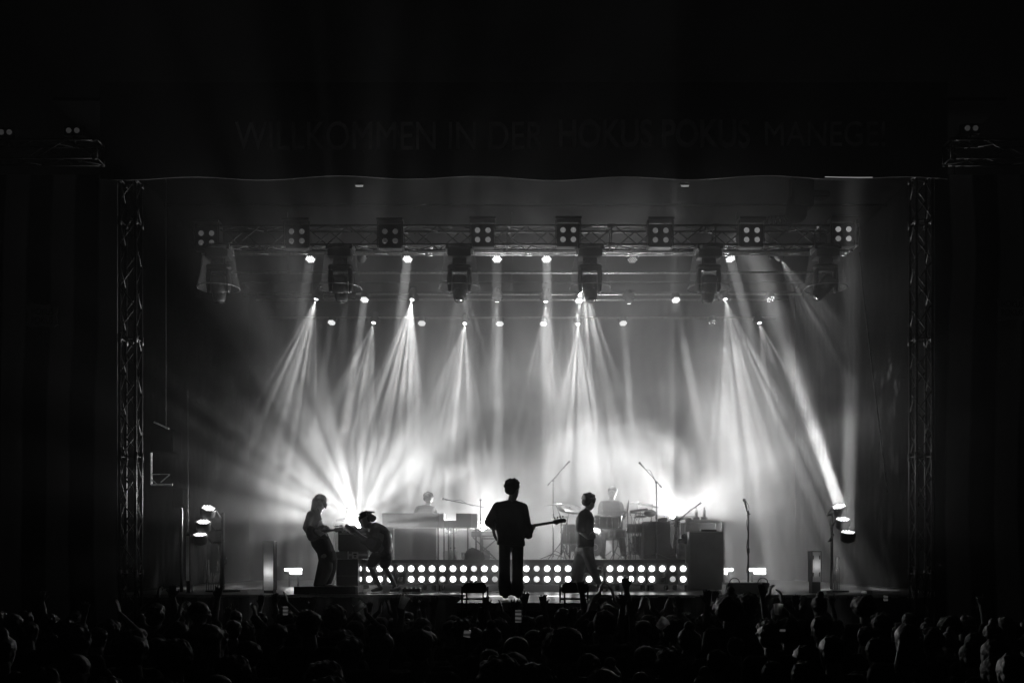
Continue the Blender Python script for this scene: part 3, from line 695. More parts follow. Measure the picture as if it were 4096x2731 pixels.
put(MB().path([P(1395,2110,18.8),P(1400,2105,18.8),P(1424,2105,18.8),P(1430,2110,18.8)], .012), 'handle', BLACK(), t)
def frame_box(name, label, px0, px1, py0, py1, Y, dep, w=.05, m=None):
    t = thing(name, label, 'frame', (xat((px0+px1)/2,Y), Y, 0)); x0,x1 = xat(px0,Y), xat(px1,Y); z1 = zat(py0,Y)
    b = MB()
    for x in (x0+w/2, x1-w/2):
        for y in (Y, Y+dep): b.box((x,y,z1/2-w/2), (w,w,z1-w))
    put(b, 'post', m, t)
    put(MB().box(((x0+x1)/2, Y+dep/2, z1-w/2), (x1-x0, dep+w, w)), 'top_panel', m, t)
    return t
PLEX = mat('frosted_plastic', .75, .35, var=.05, trans=.6)
t = frame_box('equipment_table', 'pale framed table glowing behind the amplifier with a bottle on top', 1328, 1450, 2084, 2360, 21.2, .5, .055, mat('pale_frame', .7, .4, var=.1, trans=.25))
t = frame_box('equipment_table', 'tall pale frame on the right with two bottles standing on its top', 2740, 2898, 2076, 2362, 20.2, .6, .06, mat('pale_frame', .7, .4))
t = thing('bag', 'soft dark cloth bag slumped on the left framed table', 'bag', P(1400,2078,21.2))
z_ = zat(2084,21.2)
put(MB().hull([((xat(1345,21.3),21.4,z_+.03),.03),((xat(1380,21.3),21.4,z_+.04),.04),((xat(1432,21.3),21.4,z_+.07),.07)]).hull([((xat(1425,21.3),21.4,z_+.09),.07),((xat(1450,21.3),21.4,z_+.05),.06)]), 'cloth', mat('grey_fabric', .2, .9), t, True)
def bottle(px, py0, py1, Y, label, r=.033, group=None, plinth=False):
    h = (py1-py0)*Y/F; b = P(px,py1,Y); t = thing('bottle', label, 'bottle', b, group); M_ = Matrix.Translation(b)
    put(MB().lathe([(.001,0),(r,.0),(r,h*.55),(r*.85,h*.66),(r*.38,h*.82),(r*.36,h*.93),(.001,h*.93)], M_, 16), 'glass', mat('bottle_plastic', .7, .15, var=.05, trans=.55), t, True)
    put(MB().lathe([(.001,h*.02),(r*.97,h*.02),(r*.97,h*.38),(.001,h*.38)], M_, 16), 'liquid', mat('dark_drink', .1, .3), t, True)
    put(MB().lathe([(r*.45,h*.9),(r*.45,h),(.001,h)], M_, 12), 'cap', DARK(), t); return t
bottle(1389, 2028, 2084, 21.25, 'half-full plastic bottle backlit on the left framed table', .045)
for px, s_ in ((2785,'left'),(2817,'right')):
    bottle(px, 2028, 2066.5, 20.4, 'clear bottle on a small block, %s one on the tall right frame' % s_, .032, 'bottles on the right frame')
    c, d = pbox(px-13,px+13,2066.5,2076,20.35,.14); solo(MB().box(c,d), 'block', mat('grey_block', .25, .6), 'small grey block under the %s bottle on the right frame' % s_, 'block', 'blocks under bottles', bevel=.004)
c, d = pbox(2762,2893,2124,2360,19.6,.5,.01)
t = thing('speaker_cabinet', 'tall flat-fronted grey cabinet inside the right pale frame', 'cabinet', (c.x,c.y,0))
put(MB().box(c,d), 'cabinet', mat('cabinet_grey', .2, .6, vs=4, var=.15), t, bevel=.01)
put(MB().box(c+Vector((0,-d[1]/2,d[2]/2-.012)),(d[0]-.02,.012,.012)), 'edge_strip', METAL(), t)
put(MB().box(c+Vector((.05,-.1,d[2]/2+.02)),(.3,.2,.04)), 'foot_controller', DARK(), t)
# amplifier right of the drums with a bag on it
c, d = pbox(2578,2681,2084,2300,19.9,.5,ZR+.004)
t = thing('bass_amplifier', 'tall dark bass cabinet on the riser right of the drum kit', 'amplifier', (c.x,c.y,ZR))
put(MB().box(c,d), 'cabinet', mat('amp_vinyl', .045, .6, vs=30), t, bevel=.012)
put(MB().box(c+Vector((0,-d[1]/2,-.06)),(d[0]-.06,.02,d[2]-.22)), 'grille_cloth', mat('amp_grille', .06, .9, vs=60, var=.4), t)
t = thing('bag', 'small dark bag lying on the tall bass cabinet', 'bag', P(2650,2083,20.1)); zb = zat(2084,19.9)
put(MB().hull([((xat(2638,20.1),20.15,zb+.035),.035),((xat(2664,20.1),20.15,zb+.045),.045)]), 'cloth', CLOTH(), t, True)
# stool-like pedestals, guitar on stand
c, d = pbox(2717,2740,2172,2300,20.0,.2,ZR); c0 = c
t = thing('pedestal', 'narrow pale pedestal carrying a dark bundled stage jacket', 'pedestal', (c.x,c.y,ZR)); put(MB().box(c,d), 'column', mat('pale_laminate', .5, .5), t, bevel=.006)
t = thing('jacket', 'dark jacket bundled on the narrow pedestal', 'clothing', P(2738,2172,20.0)); zt_ = zat(2172,20)
put(MB().hull([((xat(2724,20),20.1,zt_+.05),.05),((xat(2756,20),20.05,zt_+.05),.07)]).hull([((xat(2738,20),20.1,zt_+.14),.05),((xat(2758,20),20.05,zt_+.04),.06)]).hull([((xat(2741,20),20.1,zt_+.17),.03),((xat(2733,20),20.1,zt_+.13),.03)]), 'cloth', CLOTH(), t, True)
def guitar(label, body_c, neck_a, neck_b, nrm, cat='guitar', pegs=4, side=1, kind='electric_guitar', bsz=1., col=None, loc=None, rev=False):
    """solid body with horns, neck, headstock, tuning pegs, strings; nrm = direction the face looks"""
    A = Vector(body_c); a = Vector(neck_a); b = Vector(neck_b); d = (b-a).normalized(); n = Vector(nrm); n = (n-d*n.dot(d)).normalized(); s = n.cross(d)*side
    t = thing(kind, label, cat, loc or A)
    M_ = Matrix(((s.x,d.x,n.x,A.x),(s.y,d.y,n.y,A.y),(s.z,d.z,n.z,A.z),(0,0,0,1)))
    out = [(-.06,-.24),(.06,-.25),(.14,-.21),(.175,-.13),(.155,-.04),(.125,.02),(.14,.09),(.15,.17),(.115,.20),(.075,.14),(.035,.10),(-.035,.10),(-.075,.15),(-.12,.24),(-.16,.22),(-.155,.10),(-.125,.02),(-.15,-.05),(-.175,-.13),(-.14,-.21)]
    put(MB().prism([(x*bsz,y*bsz) for x,y in out], M_, .042), 'body', col or mat('guitar_lacquer', .04, .25), t, bevel=.0)
    pg = [(-.09,-.12),(.09,-.15),(.13,-.05),(.09,.1),(.02,.12),(-.08,.02)]; M2 = M_ @ Matrix.Translation((0,0,.024)); put(MB().prism([(x*bsz,y*bsz) for x,y in pg], M2, .004), 'pickguard', DARK(), t)
    nk = MB(); w = .022
    nk._add([a-s*w*1.2-n*.012,a+s*w*1.2-n*.012,a+s*w*1.2+n*.012,a-s*w*1.2+n*.012,b-s*w*.85-n*.010,b+s*w*.85-n*.010,b+s*w*.85+n*.010,b-s*w*.85+n*.010],[(0,3,2,1),(4,5,6,7),(0,1,5,4),(1,2,6,5),(2,3,7,6),(3,0,4,7)])
    nk._add([A+d*.08*bsz-s*w*1.2-n*.01,A+d*.08*bsz+s*w*1.2-n*.01,A+d*.08*bsz+s*w*1.2+n*.014,A+d*.08*bsz-s*w*1.2+n*.014,a-s*w*1.2-n*.01,a+s*w*1.2-n*.01,a+s*w*1.2+n*.014,a-s*w*1.2+n*.014],[(0,3,2,1),(0,1,5,4),(1,2,6,5),(2,3,7,6),(3,0,4,7)])
    put(nk, 'neck', mat('dark_wood', .06, .4), t)
    M3 = Matrix(((s.x,d.x,n.x,b.x),(s.y,d.y,n.y,b.y),(s.z,d.z,n.z,b.z),(0,0,0,1)))
    put(MB().prism([(-.02,0),(-.038,.03),(-.048,.05),(-.03,.09),(-.03,.155),(-.036,.185),(-.012,.205),(.016,.2),(.03,.18),(.034,.15),(.034,.02),(.02,0)], M3, .016), 'headstock', mat('dark_wood', .06, .4), t)
    for k in range(pegs):
        p0 = M3 @ Vector((.032,.035+.045*k*(4/pegs)*.95,0)); put(MB().tube(p0, p0+s*.022, .005).hull([(p0+s*.034,(.013,.013,.013))]), 'tuning_peg', CHROME() if pegs>4 else DMETAL(), t, True)
    return t
t = guitar('electric guitar standing upright on a stand right of the bass cabinet', P(2696,2215,20.3), P(2695,2178,20.3), P(2703,2110,20.3), (0,-1,.05), side=-1, pegs=4)
t = thing('guitar_stand', 'folding stand holding the upright electric guitar', 'stand', (xat(2697,20.4),20.45,ZR)); gb = Vector((xat(2697,20.4),20.45,ZR))
put(MB().path([gb+Vector((0,.05,.55)),gb+Vector((0,0,.2)),gb+Vector((-.18,-.2,.01))],.012).path([gb+Vector((0,0,.2)),gb+Vector((.18,-.2,.01))],.012).path([gb+Vector((0,0,.2)),gb+Vector((0,.2,.01))],.012), 'leg', DMETAL(), t)
# microphone stands
def mic(t, p, d, s=1.):
    p = Vector(p); d = Vector(d).normalized(); m = MB(); m.tube(p-d*.15*s, p-d*.02, .011*s, .018*s, 10); put(m, 'microphone', DARK(), t, True); put(MB().hull([(p,(.026*s,)*3)]), 'mic_grille', DMETAL(), t, True)
def mic_stand(label, px, py_top, Y, z0, boom=None, legs=True, r=.011, group='microphone stands', up=None, lean=0, micp=None):
    b = Vector((xat(px,Y),Y,z0)); top = P(px+lean,py_top,Y); t = thing('microphone_stand', label, 'microphone stand', b, group)
    put(MB().tube(b+Vector((0,0,.05)), top, r*1.25, r), 'pole', DMETAL(), t, True)
    put(MB().tube(b+(top-b)*.52, b+(top-b)*.58, r*2, r*1.8), 'clutch', BLACK(), t)
    if legs:
        for k in range(3):
            a = k*2.094+.4; lg = MB(); lg.tube(b+Vector((0,0,.12)), b+Vector((.32*math.cos(a),.32*math.sin(a),.015)), .009); put(lg, 'leg', DMETAL(), t)
    else: put(MB().lathe([(.001,0),(.13,0),(.13,.02),(.02,.035)], Matrix.Translation(b)), 'base', BLACK(), t)
    if boom:
        (ax,ay),(bx,by) = boom; a_, b_ = P(ax,ay,Y), P(bx,by,Y); put(MB().tube(a_, b_, r*.8), 'boom', DMETAL(), t, True); dd = (b_-a_).normalized()
        put(MB().tube(a_, a_+dd*.07, r*1.6), 'counterweight', DMETAL(), t); put(MB().hull([(top,(.026,.022,.026))]), 'joint', BLACK(), t)
        cb = MB(); cb.path([b_+dd*.0+Vector((.02,0,-.02)), a_+(b_-a_)*.75+Vector((.03,0,.05)), a_+(b_-a_)*.5+Vector((.02,0,-.01)), a_+(b_-a_)*.3+Vector((-.01,0,-.02))], .005); put(cb, 'cable', BLACK(), t)
        mic(t, b_+dd*.14, dd)
    return t
mic_stand('tall overhead microphone stand at the left edge of the drums', 2212.5, 1922, 20.6, ZR, ((2190,1941),(2258,1866)))
mic_stand('tall overhead microphone stand in front of the bass cabinet', 2625.6, 1928, 19.75, ZR, ((2647.5,1949),(2578,1872)))
mic_stand('low boom microphone stand reaching over toward the bottles', 2704.5, 2083, 20.1, ZR, ((2680,2102),(2780,2028)))
mic_stand('boom microphone stand beside the keyboard desk', 1922, 2000, 20.4, ZR, ((1938,2029),(1800,2000)))
t = mic_stand('lone straight microphone stand wrapped in cable behind the right floor box', 2993, 2063, 18.2, 0, None, False, .013, None, lean=1)
Yl = 18.2; tp = P(2994,2063,Yl)
put(MB().path([tp, P(2988,2045,Yl), P(2980,2012,Yl)], .012), 'upper_arm', DMETAL(), t, True); mic(t, P(2977,1999,Yl), (P(2977,1999,Yl)-P(2981,2014,Yl)), 1.25)
put(MB().hull([(P(2993,2050,Yl),(.022,.02,.05))]).tube(P(2987,2060,Yl),P(3001,2054,Yl),.012), 'clutch', BLACK(), t)
put(MB().path([P(2984,2003,Yl)]+[P(2990+3*math.sin(k*1.1)+(3 if k<2 else 0), 2018+k*17, Yl-.02) for k in range(17)], .007), 'cable', BLACK(), t)
# keyboard desk
t = thing('keyboard_desk', 'long dark keyboard desk with tall side flaps and several legs on the riser', 'desk', (xat(1720,20.3),20.3,ZR)); Y = 20.3
for px0,px1,py0,py1,dp,nm,mm in ((1529,1756,2051,2109,.5,'front_board',BLACK()),(1756,1776,2052,2109,.48,'side_board',mat('grey_board',.12,.6)),(1776,1824,2081,2109,.5,'centre_board',BLACK()),(1824,1884,2052,2109,.5,'front_board',BLACK()),(1884,1908,2053,2109,.46,'side_board',mat('grey_board',.12,.6))):
    c, d = pbox(px0,px1,py0,py1,Y,dp); put(MB().box(c,d), nm, mm, t, bevel=.004)
c, d = pbox(1529,1756,2108,2110,Y-.01,.03); put(MB().box(c,d), 'edge_strip', METAL(), t)
for px in (1533,1753,1776,1794,1815,1871,1904):
    c, d = pbox(px-3.2,px+3.2,2109,2236,Y+.1,.04,ZR); put(MB().box(c,d), 'leg', DARK(), t)
t = thing('stage_screen', 'smooth grey upright screen panel below the keyboard desk', 'panel', (xat(1640,20.1),20.1,ZR)); 
c, d = pbox(1578,1745,2110,2236,20.15,.03,ZR); put(MB().box(c,d), 'panel', mat('grey_screen', .30, .6, var=.06, trans=.35), t)
c, d = pbox(1551,1572,2110,2236,20.15,.03,ZR); put(MB().box(c,d), 'narrow_panel', mat('grey_screen', .30, .6), t)
c, d = pbox(1577,1746,2109,2112,20.13,.04); put(MB().box(c,d), 'top_edge', METAL(), t)
t = thing('keyboard', 'slim electronic keyboard on a stand beside the bass player', 'keyboard', (xat(1935,20.6),20.6,.9)); Y = 20.6
c, d = pbox(1885,1992,2124,2145,Y,.32); put(MB().box(c,d), 'body', DARK(), t, bevel=.01); put(MB().box(c+Vector((0,-.02,d[2]/2+.004)),(d[0]-.06,.14,.012)), 'keys', mat('ivory_keys',.6,.3), t)
c, d = pbox(1928,1992,2149,2156,Y,.3); put(MB().box(c,d), 'shelf', DMETAL(), t)
kx = MB(); kx.tube((xat(1890,Y),Y+.1,ZR),(xat(1985,Y),Y+.1,zat(2156,Y)),.014); kx.tube((xat(1985,Y),Y+.14,ZR),(xat(1890,Y),Y+.14,zat(2146,Y)),.014); put(kx, 'stand', DMETAL(), t)
bottle(1803, 2188, 2236, 19.9, 'dark drink bottle on the riser, left of the pair', .035, 'bottles on the riser'); bottle(1819, 2188, 2236, 19.9, 'dark drink bottle on the riser, right of the pair', .035, 'bottles on the riser')
t = thing('glass', 'clear tumbler glass on the riser edge beside the bottles', 'glass', P(1852,2236,19.9)); M_ = Matrix.Translation(P(1852,2236,19.9))
put(MB().lathe([(.001,0),(.028,0),(.036,.14),(.033,.14),(.026,.01),(.001,.01)], M_, 18), 'glass', mat('clear_glass', .7,.1,trans=.7), t, True)
t = thing('bag', 'rounded dark kit bag on the riser between the keyboard and bass player', 'bag', P(1890,2236,20))
put(MB().hull([(P(1872,2228,20)+Vector((0,.1,0)),.10),(P(1888,2216,20)+Vector((0,.15,0)),.14),(P(1912,2222,20)+Vector((0,.15,0)),.12),(P(1925,2232,20)+Vector((0,.1,0)),.07)]), 'cloth', CLOTH(), t, True)
t = thing('keyboard_stool', 'round seat on crossed legs behind the grey screen', 'stool', (xat(1705,21.3),21.3,ZR)); c = Vector((xat(1705,21.3),21.3,ZR))
put(MB().lathe([(.001,.56),(.16,.56),(.17,.52),(.15,.48),(.001,.48)], Matrix.Translation(c)), 'seat', CLOTH(), t, True)
for a in (0,2.1,4.2): put(MB().path([c+Vector((0,0,.5)),c+Vector((.05*math.cos(a),.05*math.sin(a),.25)),c+Vector((.26*math.cos(a),.26*math.sin(a),.01))],.014), 'leg', DMETAL(), t)
# ------------------------------------------------------------------ drum kit
YD = 20.9
def drum(name, label, c, axis, r, h, group='drum kit', legs=None, shell=None, hole=False):
    t = thing(name, label, 'drum', c, group); M_ = frame(c, axis)
    put(MB().lathe([(r,-h/2+.01),(r,h/2-.01)], M_, 36), 'shell', shell or mat('drum_wrap', .06, .25, vs=30), t, True)
    for z in (-h/2, h/2): put(MB().lathe([(r-.004,z-.014),(r+.012,z-.014),(r+.012,z+.014),(r-.004,z+.014),(r-.004,z-.014)], M_, 36), 'hoop', DMETAL(), t)
    f_ = MB()
    if hole:
        ho = Matrix.Translation((hole[0],hole[1],0))
        n = 36; vs=[]; 
        for i in range(n):
            a=2*math.pi*i/n; vs.append(M_@Vector((r*math.cos(a),r*math.sin(a),h/2-.006)))
        for i in range(n):
            a=2*math.pi*i/n; vs.append(M_@Vector((hole[0]+.055*math.cos(a),hole[1]+.055*math.sin(a),h/2-.006)))
        f_._add(vs,[(i,(i+1)%n,n+(i+1)%n,n+i) for i in range(n)])
        put(MB().lathe([(.055,h/2-.008),(.072,h/2-.002),(.055,h/2+.002)], M_@ho, 24), 'port_ring', WHITE(), t)
    else: f_.lathe([(.001,h/2-.006),(r-.002,h/2-.006)], M_, 36)
    put(f_, 'drum_head', mat('coated_head', .25, .5), t); put(MB().lathe([(.001,-h/2+.006),(r-.002,-h/2+.006)], M_, 36), 'drum_head', mat('coated_head', .25, .5), t)
    lg = MB()
    for k in range(8):
        a = 2*math.pi*(k+.5)/8; lg.box(M_@Vector(((r+.012)*math.cos(a),(r+.012)*math.sin(a),0)), (.022,.022,.05), M_.to_3x3()@rotz(a)); lg.tube(M_@Vector(((r+.018)*math.cos(a),(r+.018)*math.sin(a),-h/2)), M_@Vector(((r+.018)*math.cos(a),(r+.018)*math.sin(a),h/2)), .004, seg=5)
    put(lg, 'tension_lugs', CHROME(), t)
    for (a, b) in (legs or []): put(MB().path([a, b], .009), 'leg', DMETAL(), t)
    return t
def floor_legs(c, r, n=3): return [(Vector((c[0]+(r+.02)*math.cos(k*2.094+.5), c[1]+(r+.02)*math.sin(k*2.094+.5), c[2]+.05)), Vector((c[0]+(r+.04)*math.cos(k*2.094+.5), c[1]+(r+.04)*math.sin(k*2.094+.5), ZR+.005))) for k in range(n)]
c = P(2352,2183,YD); c.z = ZR+.29
drum('bass_drum', 'large bass drum with a round white-ringed port facing the audience', c, (0,-1,.04), .285, .42, hole=(-(xat(2376,YD)-c.x), -.02) if False else ((xat(2376,YD)-c.x),-.04), legs=[(c+Vector((-.27,-.1,-.1)),Vector((c.x-.36,YD-.25,ZR+.01))),(c+Vector((.27,-.1,-.1)),Vector((c.x+.36,YD-.25,ZR+.01)))])
c = P(2277,2136,20.6); drum('floor_tom', 'deep floor tom at the left end of the drum kit', c, (0,0,1), .155, .38, legs=floor_legs(c,.155))
c = P(2318,2160,20.75); drum('floor_tom', 'second floor tom close behind the walking man', c, (0,0,1), .18, .42, legs=floor_legs(c,.18))
c = P(2409,2086,20.3); drum('rack_tom', 'wide shallow tom mounted in front of the seated drummer', c, (.05,-.12,1), .165, .22, legs=[(c+Vector((0,.16,-.05)),Vector((c.x,c.y+.25,ZR+.5)))])
c = P(2458,2088,20.25); drum('rack_tom', 'right front tom mounted beside the drummer\'s hand', c, (-.05,-.12,1), .15, .22, legs=[(c+Vector((0,.14,-.05)),Vector((c.x,c.y+.2,ZR+.01)))])
c = P(2470,2135,20.7); drum('snare_drum', 'low shallow snare drum before the drummer\'s knees', c, (0,0,1), .17, .14, legs=[(c+Vector((0,0,-.05)),Vector((c.x,c.y,ZR+.25)))]+[(Vector((c.x,c.y,ZR+.3)),Vector((c.x+.25*math.cos(a),c.y+.25*math.sin(a),ZR+.005))) for a in (0,2.1,4.2)])
c = P(2538,2113,20.4); drum('floor_tom', 'shallow tom on the right side of the drum kit', c, (0,0,1), .16, .16, legs=floor_legs(c,.16))
c = P(2560,2180,20.9); drum('floor_tom', 'deep right floor tom half behind the stands', c, (0,0,1), .17, .36, legs=floor_legs(c,.17))
def cymbal(label, pc, Y, wpx, nrm, base_px, sy=0, r=None, pad=False, group='cymbals of the drum kit'):
    c = P(pc[0],pc[1],Y); r = wpx/2*Y/F; t = thing('cymbal_stand', label, 'cymbal', (xat(base_px,Y),Y+sy,ZR), group); M_ = frame(c, nrm)
    put(MB().lathe([(.001,.028),(r*.1,.024),(r*.18,.010),(r*.6,.002),(r,-.010),(r,-.012),(r*.6,-.001),(r*.18,.007),(.001,.022)], M_, 40), 'cymbal', mat('worn_bronze', .45, .35, .9, vs=20), t, True)
    b = Vector((xat(base_px,Y),Y+sy,ZR)); j = Vector((b.x,b.y,c.z-.30))
    put(MB().tube(b+Vector((0,0,.1)), j, .015, .012).tube(j, c, .010, .007), 'pole', DMETAL(), t, True); put(MB().hull([(j,.024)]).hull([(c+Vector((0,0,.03)),.014)]), 'tilter', DMETAL(), t, True)
    for k in range(3):
        a = k*2.094+base_px; fo = b+Vector((.28*math.cos(a),.28*math.sin(a),.01)); lg = MB(); lg.tube(b+Vector((0,0,.36)), fo, .009).tube(b+Vector((0,0,.12)), (fo+b+Vector((0,0,.36)))/2, .007); put(lg, 'leg', DMETAL(), t)
    return t
cymbal('flat crash cymbal at the far left of the drum kit', (2222,2016), 20.5, 100, (-.09,-.02,1), 2246)
cymbal('big tilted ride cymbal showing its round underside left of the walking man', (2279,2033), 20.7, 106, (.12,-.45,1), 2270, .2)
cymbal('low splash cymbal above the left floor tom', (2240,2068), 20.6, 84, (-.16,-.02,1), 2246, .1)
cymbal('crash cymbal over the right side of the kit', (2557,2012), 20.8, 102, (.06,-.04,1), 2540)
cymbal('thin ride cymbal tilted down to the right above the stands', (2609,2024), 20.6, 88, (.12,-.03,1), 2605)
cymbal('pair of hi-hat cymbals low beside the drummer', (2545,2063), 20.5, 62, (.04,-.05,1), 2520)
t = thing('drum_pad', 'small electronic drum pad tilted on the right stands', 'drum pad', P(2560,2042,20.3))
put(MB().box(P(2555,2041,20.3),(.36,.16,.05),Matrix.Rotation(-.14,3,'Y')), 'pad', DARK(), t, bevel=.01); put(MB().hull([(P(2565,2066,20.3),(.12,.1,.03))]).hull([(P(2600,2052,20.3),(.13,.12,.08))]), 'rubber_pad', DARK(), t, True)
put(MB().path([P(2562,2046,20.35),P(2556,2080,20.35),P(2560,2232,20.35)], .013).path([P(2520,2050,20.35),P(2606,2056,20.35)], .012).path([P(2515,2000,20.3),P(2510,2050,20.3),P(2516,2232,20.3)], .012), 'rack_pipe', DMETAL(), t)
cb = MB()
cb.bm.free()
for k in range(5):
    x0 = 2520+k*14; put(MB().path([P(x0+8*math.sin(i*.9+k), 2052+i*16, 20.3+.1*k) for i in range(11)], .006), 'cable', BLACK(), t)
t = thing('drum_throne', 'round padded drum throne under the drummer', 'stool', (xat(2450,21.6),21.6,ZR)); c = Vector((xat(2450,21.6),21.6,ZR))
put(MB().lathe([(.001,.52),(.16,.52),(.18,.48),(.16,.42),(.001,.42)], Matrix.Translation(c)), 'seat', CLOTH(), t, True)
for a in (.5,2.6,4.7): put(MB().path([c+Vector((0,0,.42)),c+Vector((0,0,.2)),c+Vector((.28*math.cos(a),.28*math.sin(a),.01))],.014), 'leg', DMETAL(), t)
# ------------------------------------------------------------------ front of stage boxes and panels
t = thing('low_platform', 'long low black box at the stage front under the leaning guitarist', 'platform', (xat(1302,17.6),17.6,0))
c, d = pbox(1175,1427,2345,2372,17.6,.7,.004); put(MB().box(c,d), 'box', BLACK(), t, bevel=.006)
c, d = pbox(1422,1432,2346,2370,17.58,.03,.004); put(MB().box(c,d), 'corner_plate', METAL(), t); c, d = pbox(1175,1422,2344,2346,17.58,.03); put(MB().box(c,d), 'edge_strip', METAL(), t)
t = thing('floor_box', 'black ribbed floor box with two cable loops at the right stage front', 'box', (xat(2994,17.6),17.6,0))
c, d = pbox(2911,3079,2330,2371,17.6,.5,.004); put(MB().box(c,d), 'box', DARK(), t, bevel=.008)
c, d = pbox(2903,2911,2338,2371,17.62,.3,.004); put(MB().box(c,d), 'side_plate', mat('pale_plate', .45, .4), t)
for px in (2938, 3051):
    put(MB().path([P(px+20*math.cos(a), 2330-20*math.sin(a), 17.75) for a in [i*math.pi/10 for i in range(11)]], .009), 'cable_loop', BLACK(), t)
for px0,px1,lab in ((1848,1949,'left'),(2243,2352,'right')):
    Y = 13.9; x0,x1 = xat(px0,Y), xat(px1,Y); w_ = x1-x0; z1,z0 = zat(2329,Y), zat(2371,Y); xc=(x0+x1)/2
    t = thing('hooded_light', 'black hooded box light on a legged frame before the stage, %s of the two' % lab, 'stage lamp', (xc,Y,GROUND), 'hooded lights on frames')
    k = .03; put(MB().prism([(x0+.00,z0+.05),(x0+.02,z1-.035),(x0+.06,z1),(x1-.055,z1),(x1-.02,z1-.03),(x1,z0+.05),(x1-.03,z0),(x0+.03,z0)], Matrix(((1,0,0,0),(0,0,1,Y+.1),(0,1,0,0),(0,0,0,1))), .26), 'hood', BLACK(), t, bevel=.006)
    for px,sz in (((px0+px1)/2-12,.045),((px0+px1)/2+3,.035)): put(MB().box(P(px,2325,Y+.05),(sz,.08,.03),Matrix.Rotation(-.6,3,'Y')), 'clip', mat('pale_label', .55, .5), t)
    lg = MB()
    for x in (x0-.005, x1+.005, x0+.06, x1-.06): lg.tube((x,Y+.1,GROUND),(x,Y+.1,zat(2345,Y)),.012)
    lg.tube((x0,Y+.1,zat(2395,Y)),(x1,Y+.1,zat(2395,Y)),.014); lg.tube((x0,Y+.1,zat(2432,Y)),(x1,Y+.1,zat(2432,Y)),.012)
    put(lg, 'leg_frame', BLACK(), t)
# upright panels left and the case on the right, each with an added lamp inside
def glow_panel(label, px0,px1,py0,py1,Y, watts, zc, nm='upright_panel', cat='light box'):
    x0,x1 = xat(px0,Y), xat(px1,Y); z1,z0 = zat(py0,Y), zat(py1,Y); t = thing(nm, label, cat, ((x0+x1)/2,Y,0), 'upright panels with added lamps on the left' if nm == 'upright_panel' else None)
    m = mat('backlit_panel', .7, .6, var=.05, vs=3)
    if 'tr' not in m:
        nt = m.node_tree; tr = nt.nodes.new('ShaderNodeBsdfTranslucent'); mx = nt.nodes.new('ShaderNodeMixShader'); mx.inputs[0].default_value = .6
        nt.links.new(nt.nodes['Principled BSDF'].outputs[0], mx.inputs[1]); nt.links.new(tr.outputs[0], mx.inputs[2]); nt.links.new(mx.outputs[0], nt.nodes['Material Output'].inputs['Surface']); m['tr'] = 1
    sh = MB(); sh._add([(x0,Y,z0),(x1,Y,z0),(x1,Y,z1),(x0,Y,z1)],[(0,1,2,3)]); put(sh, 'panel', m, t)
    bx = MB(); w_=x1-x0; bx.box(((x0+x1)/2,Y+.24,(z0+z1)/2),(w_,.012,z1-z0)); bx.box((x0-.006,Y+.12,(z0+z1)/2),(.012,.252,z1-z0)); bx.box((x1+.006,Y+.12,(z0+z1)/2),(.012,.252,z1-z0)); bx.box(((x0+x1)/2,Y+.12,z1+.008),(w_+.024,.26,.016)); bx.box(((x0+x1)/2,Y+.12,max(.01,z0/2)),(w_,.2,max(.02,z0)))
    put(bx, 'back_box', mat('dark_back', .04, .8), t)
    l = bpy.data.lights.new('added_panel_lamp','POINT'); l.energy = watts; l.shadow_soft_size = .02; o = bpy.data.objects.new('added_panel_lamp', l); COL.objects.link(o); o.location = ((x0+x1)/2, Y+.13, zc)  # added lamp behind the sheet, there to brighten the front
    return t
glow_panel('white upright panel brightened by an added lamp inside, left of the strip light', 1054,1093,2167,2360,18.2, 1.1, zat(2287,18.2))
glow_panel('thin dim upright panel at the far left beside the lamp tree', 744,758,2141,2322,18.4, .035, zat(2280,18.4))
t = glow_panel('pale upright case with dark latches at the right stage side', 3250,3283,2206,2326,18.2, .55, zat(2262,18.2), 'upright_case', 'case')  # case front made translucent and brightened by the added lamp inside
for px in (3254,3279):
    for py in (2228,2296): a_, b_ = pbox(px-1.6,px+1.6,py-8,py+8,18.19,.02); put(MB().box(a_,b_), 'latch', DMETAL(), t)
# side clutter: racks of pipes, cases, monitor frame on the left
for sgn in (-1,1):
    lab = 'left' if sgn<0 else 'right'; pxs = (826,833,840,848,856,862) if sgn<0 else (3331,3339,3345,3353,3359,3367)
    t = thing('pipe_rack', 'cluster of thin upright metal pipes at the %s side of the deck' % lab, 'pipes', (xat(pxs[2],18.9),18.9,0), 'side pipe racks')
    for j,px in enumerate(pxs):
        tp = (2238 if j in (0,1) else 2290) if sgn<0 else (2226 if j in (3,4,5) else 2275)
        put(MB().tube((xat(px,18.9),18.9+.03*j,.01),(xat(px,18.9),18.9+.03*j,zat(tp,18.9)),.008), 'pipe', CHROME(), t, True)
t = thing('monitor_frame', 'small metal frame with crossed brace hanging at the far left wing', 'frame', P(640,1850,18.2)); Y=18.2
put(MB().path([P(605,1810,Y),P(605,1938,Y),P(690,1938,Y)],.02).path([P(607,1917,Y),P(628,1936,Y)],.01).path([P(643,1928,Y),P(679,1898,Y)],.011).path([P(607,1896,Y),P(680,1896,Y)],.008), 'tube_frame', METAL(), t)
t = thing('side_case', 'dark box speaker hanging at the far left wing above the frame', 'speaker', P(645,1760,18.4)); c, d = pbox(600,690,1715,1805,18.4,.5); put(MB().box(c,d), 'box', DRAPE(), t, bevel=.02)
put(MB().path([P(616,1687,18.3),P(676,1714,18.3)],.018), 'handle_bar', METAL(), t)
put(MB().tube((c.x,c.y,c.z+d[2]/2),(c.x,c.y,8.3),.01), 'chain', DMETAL(), t)
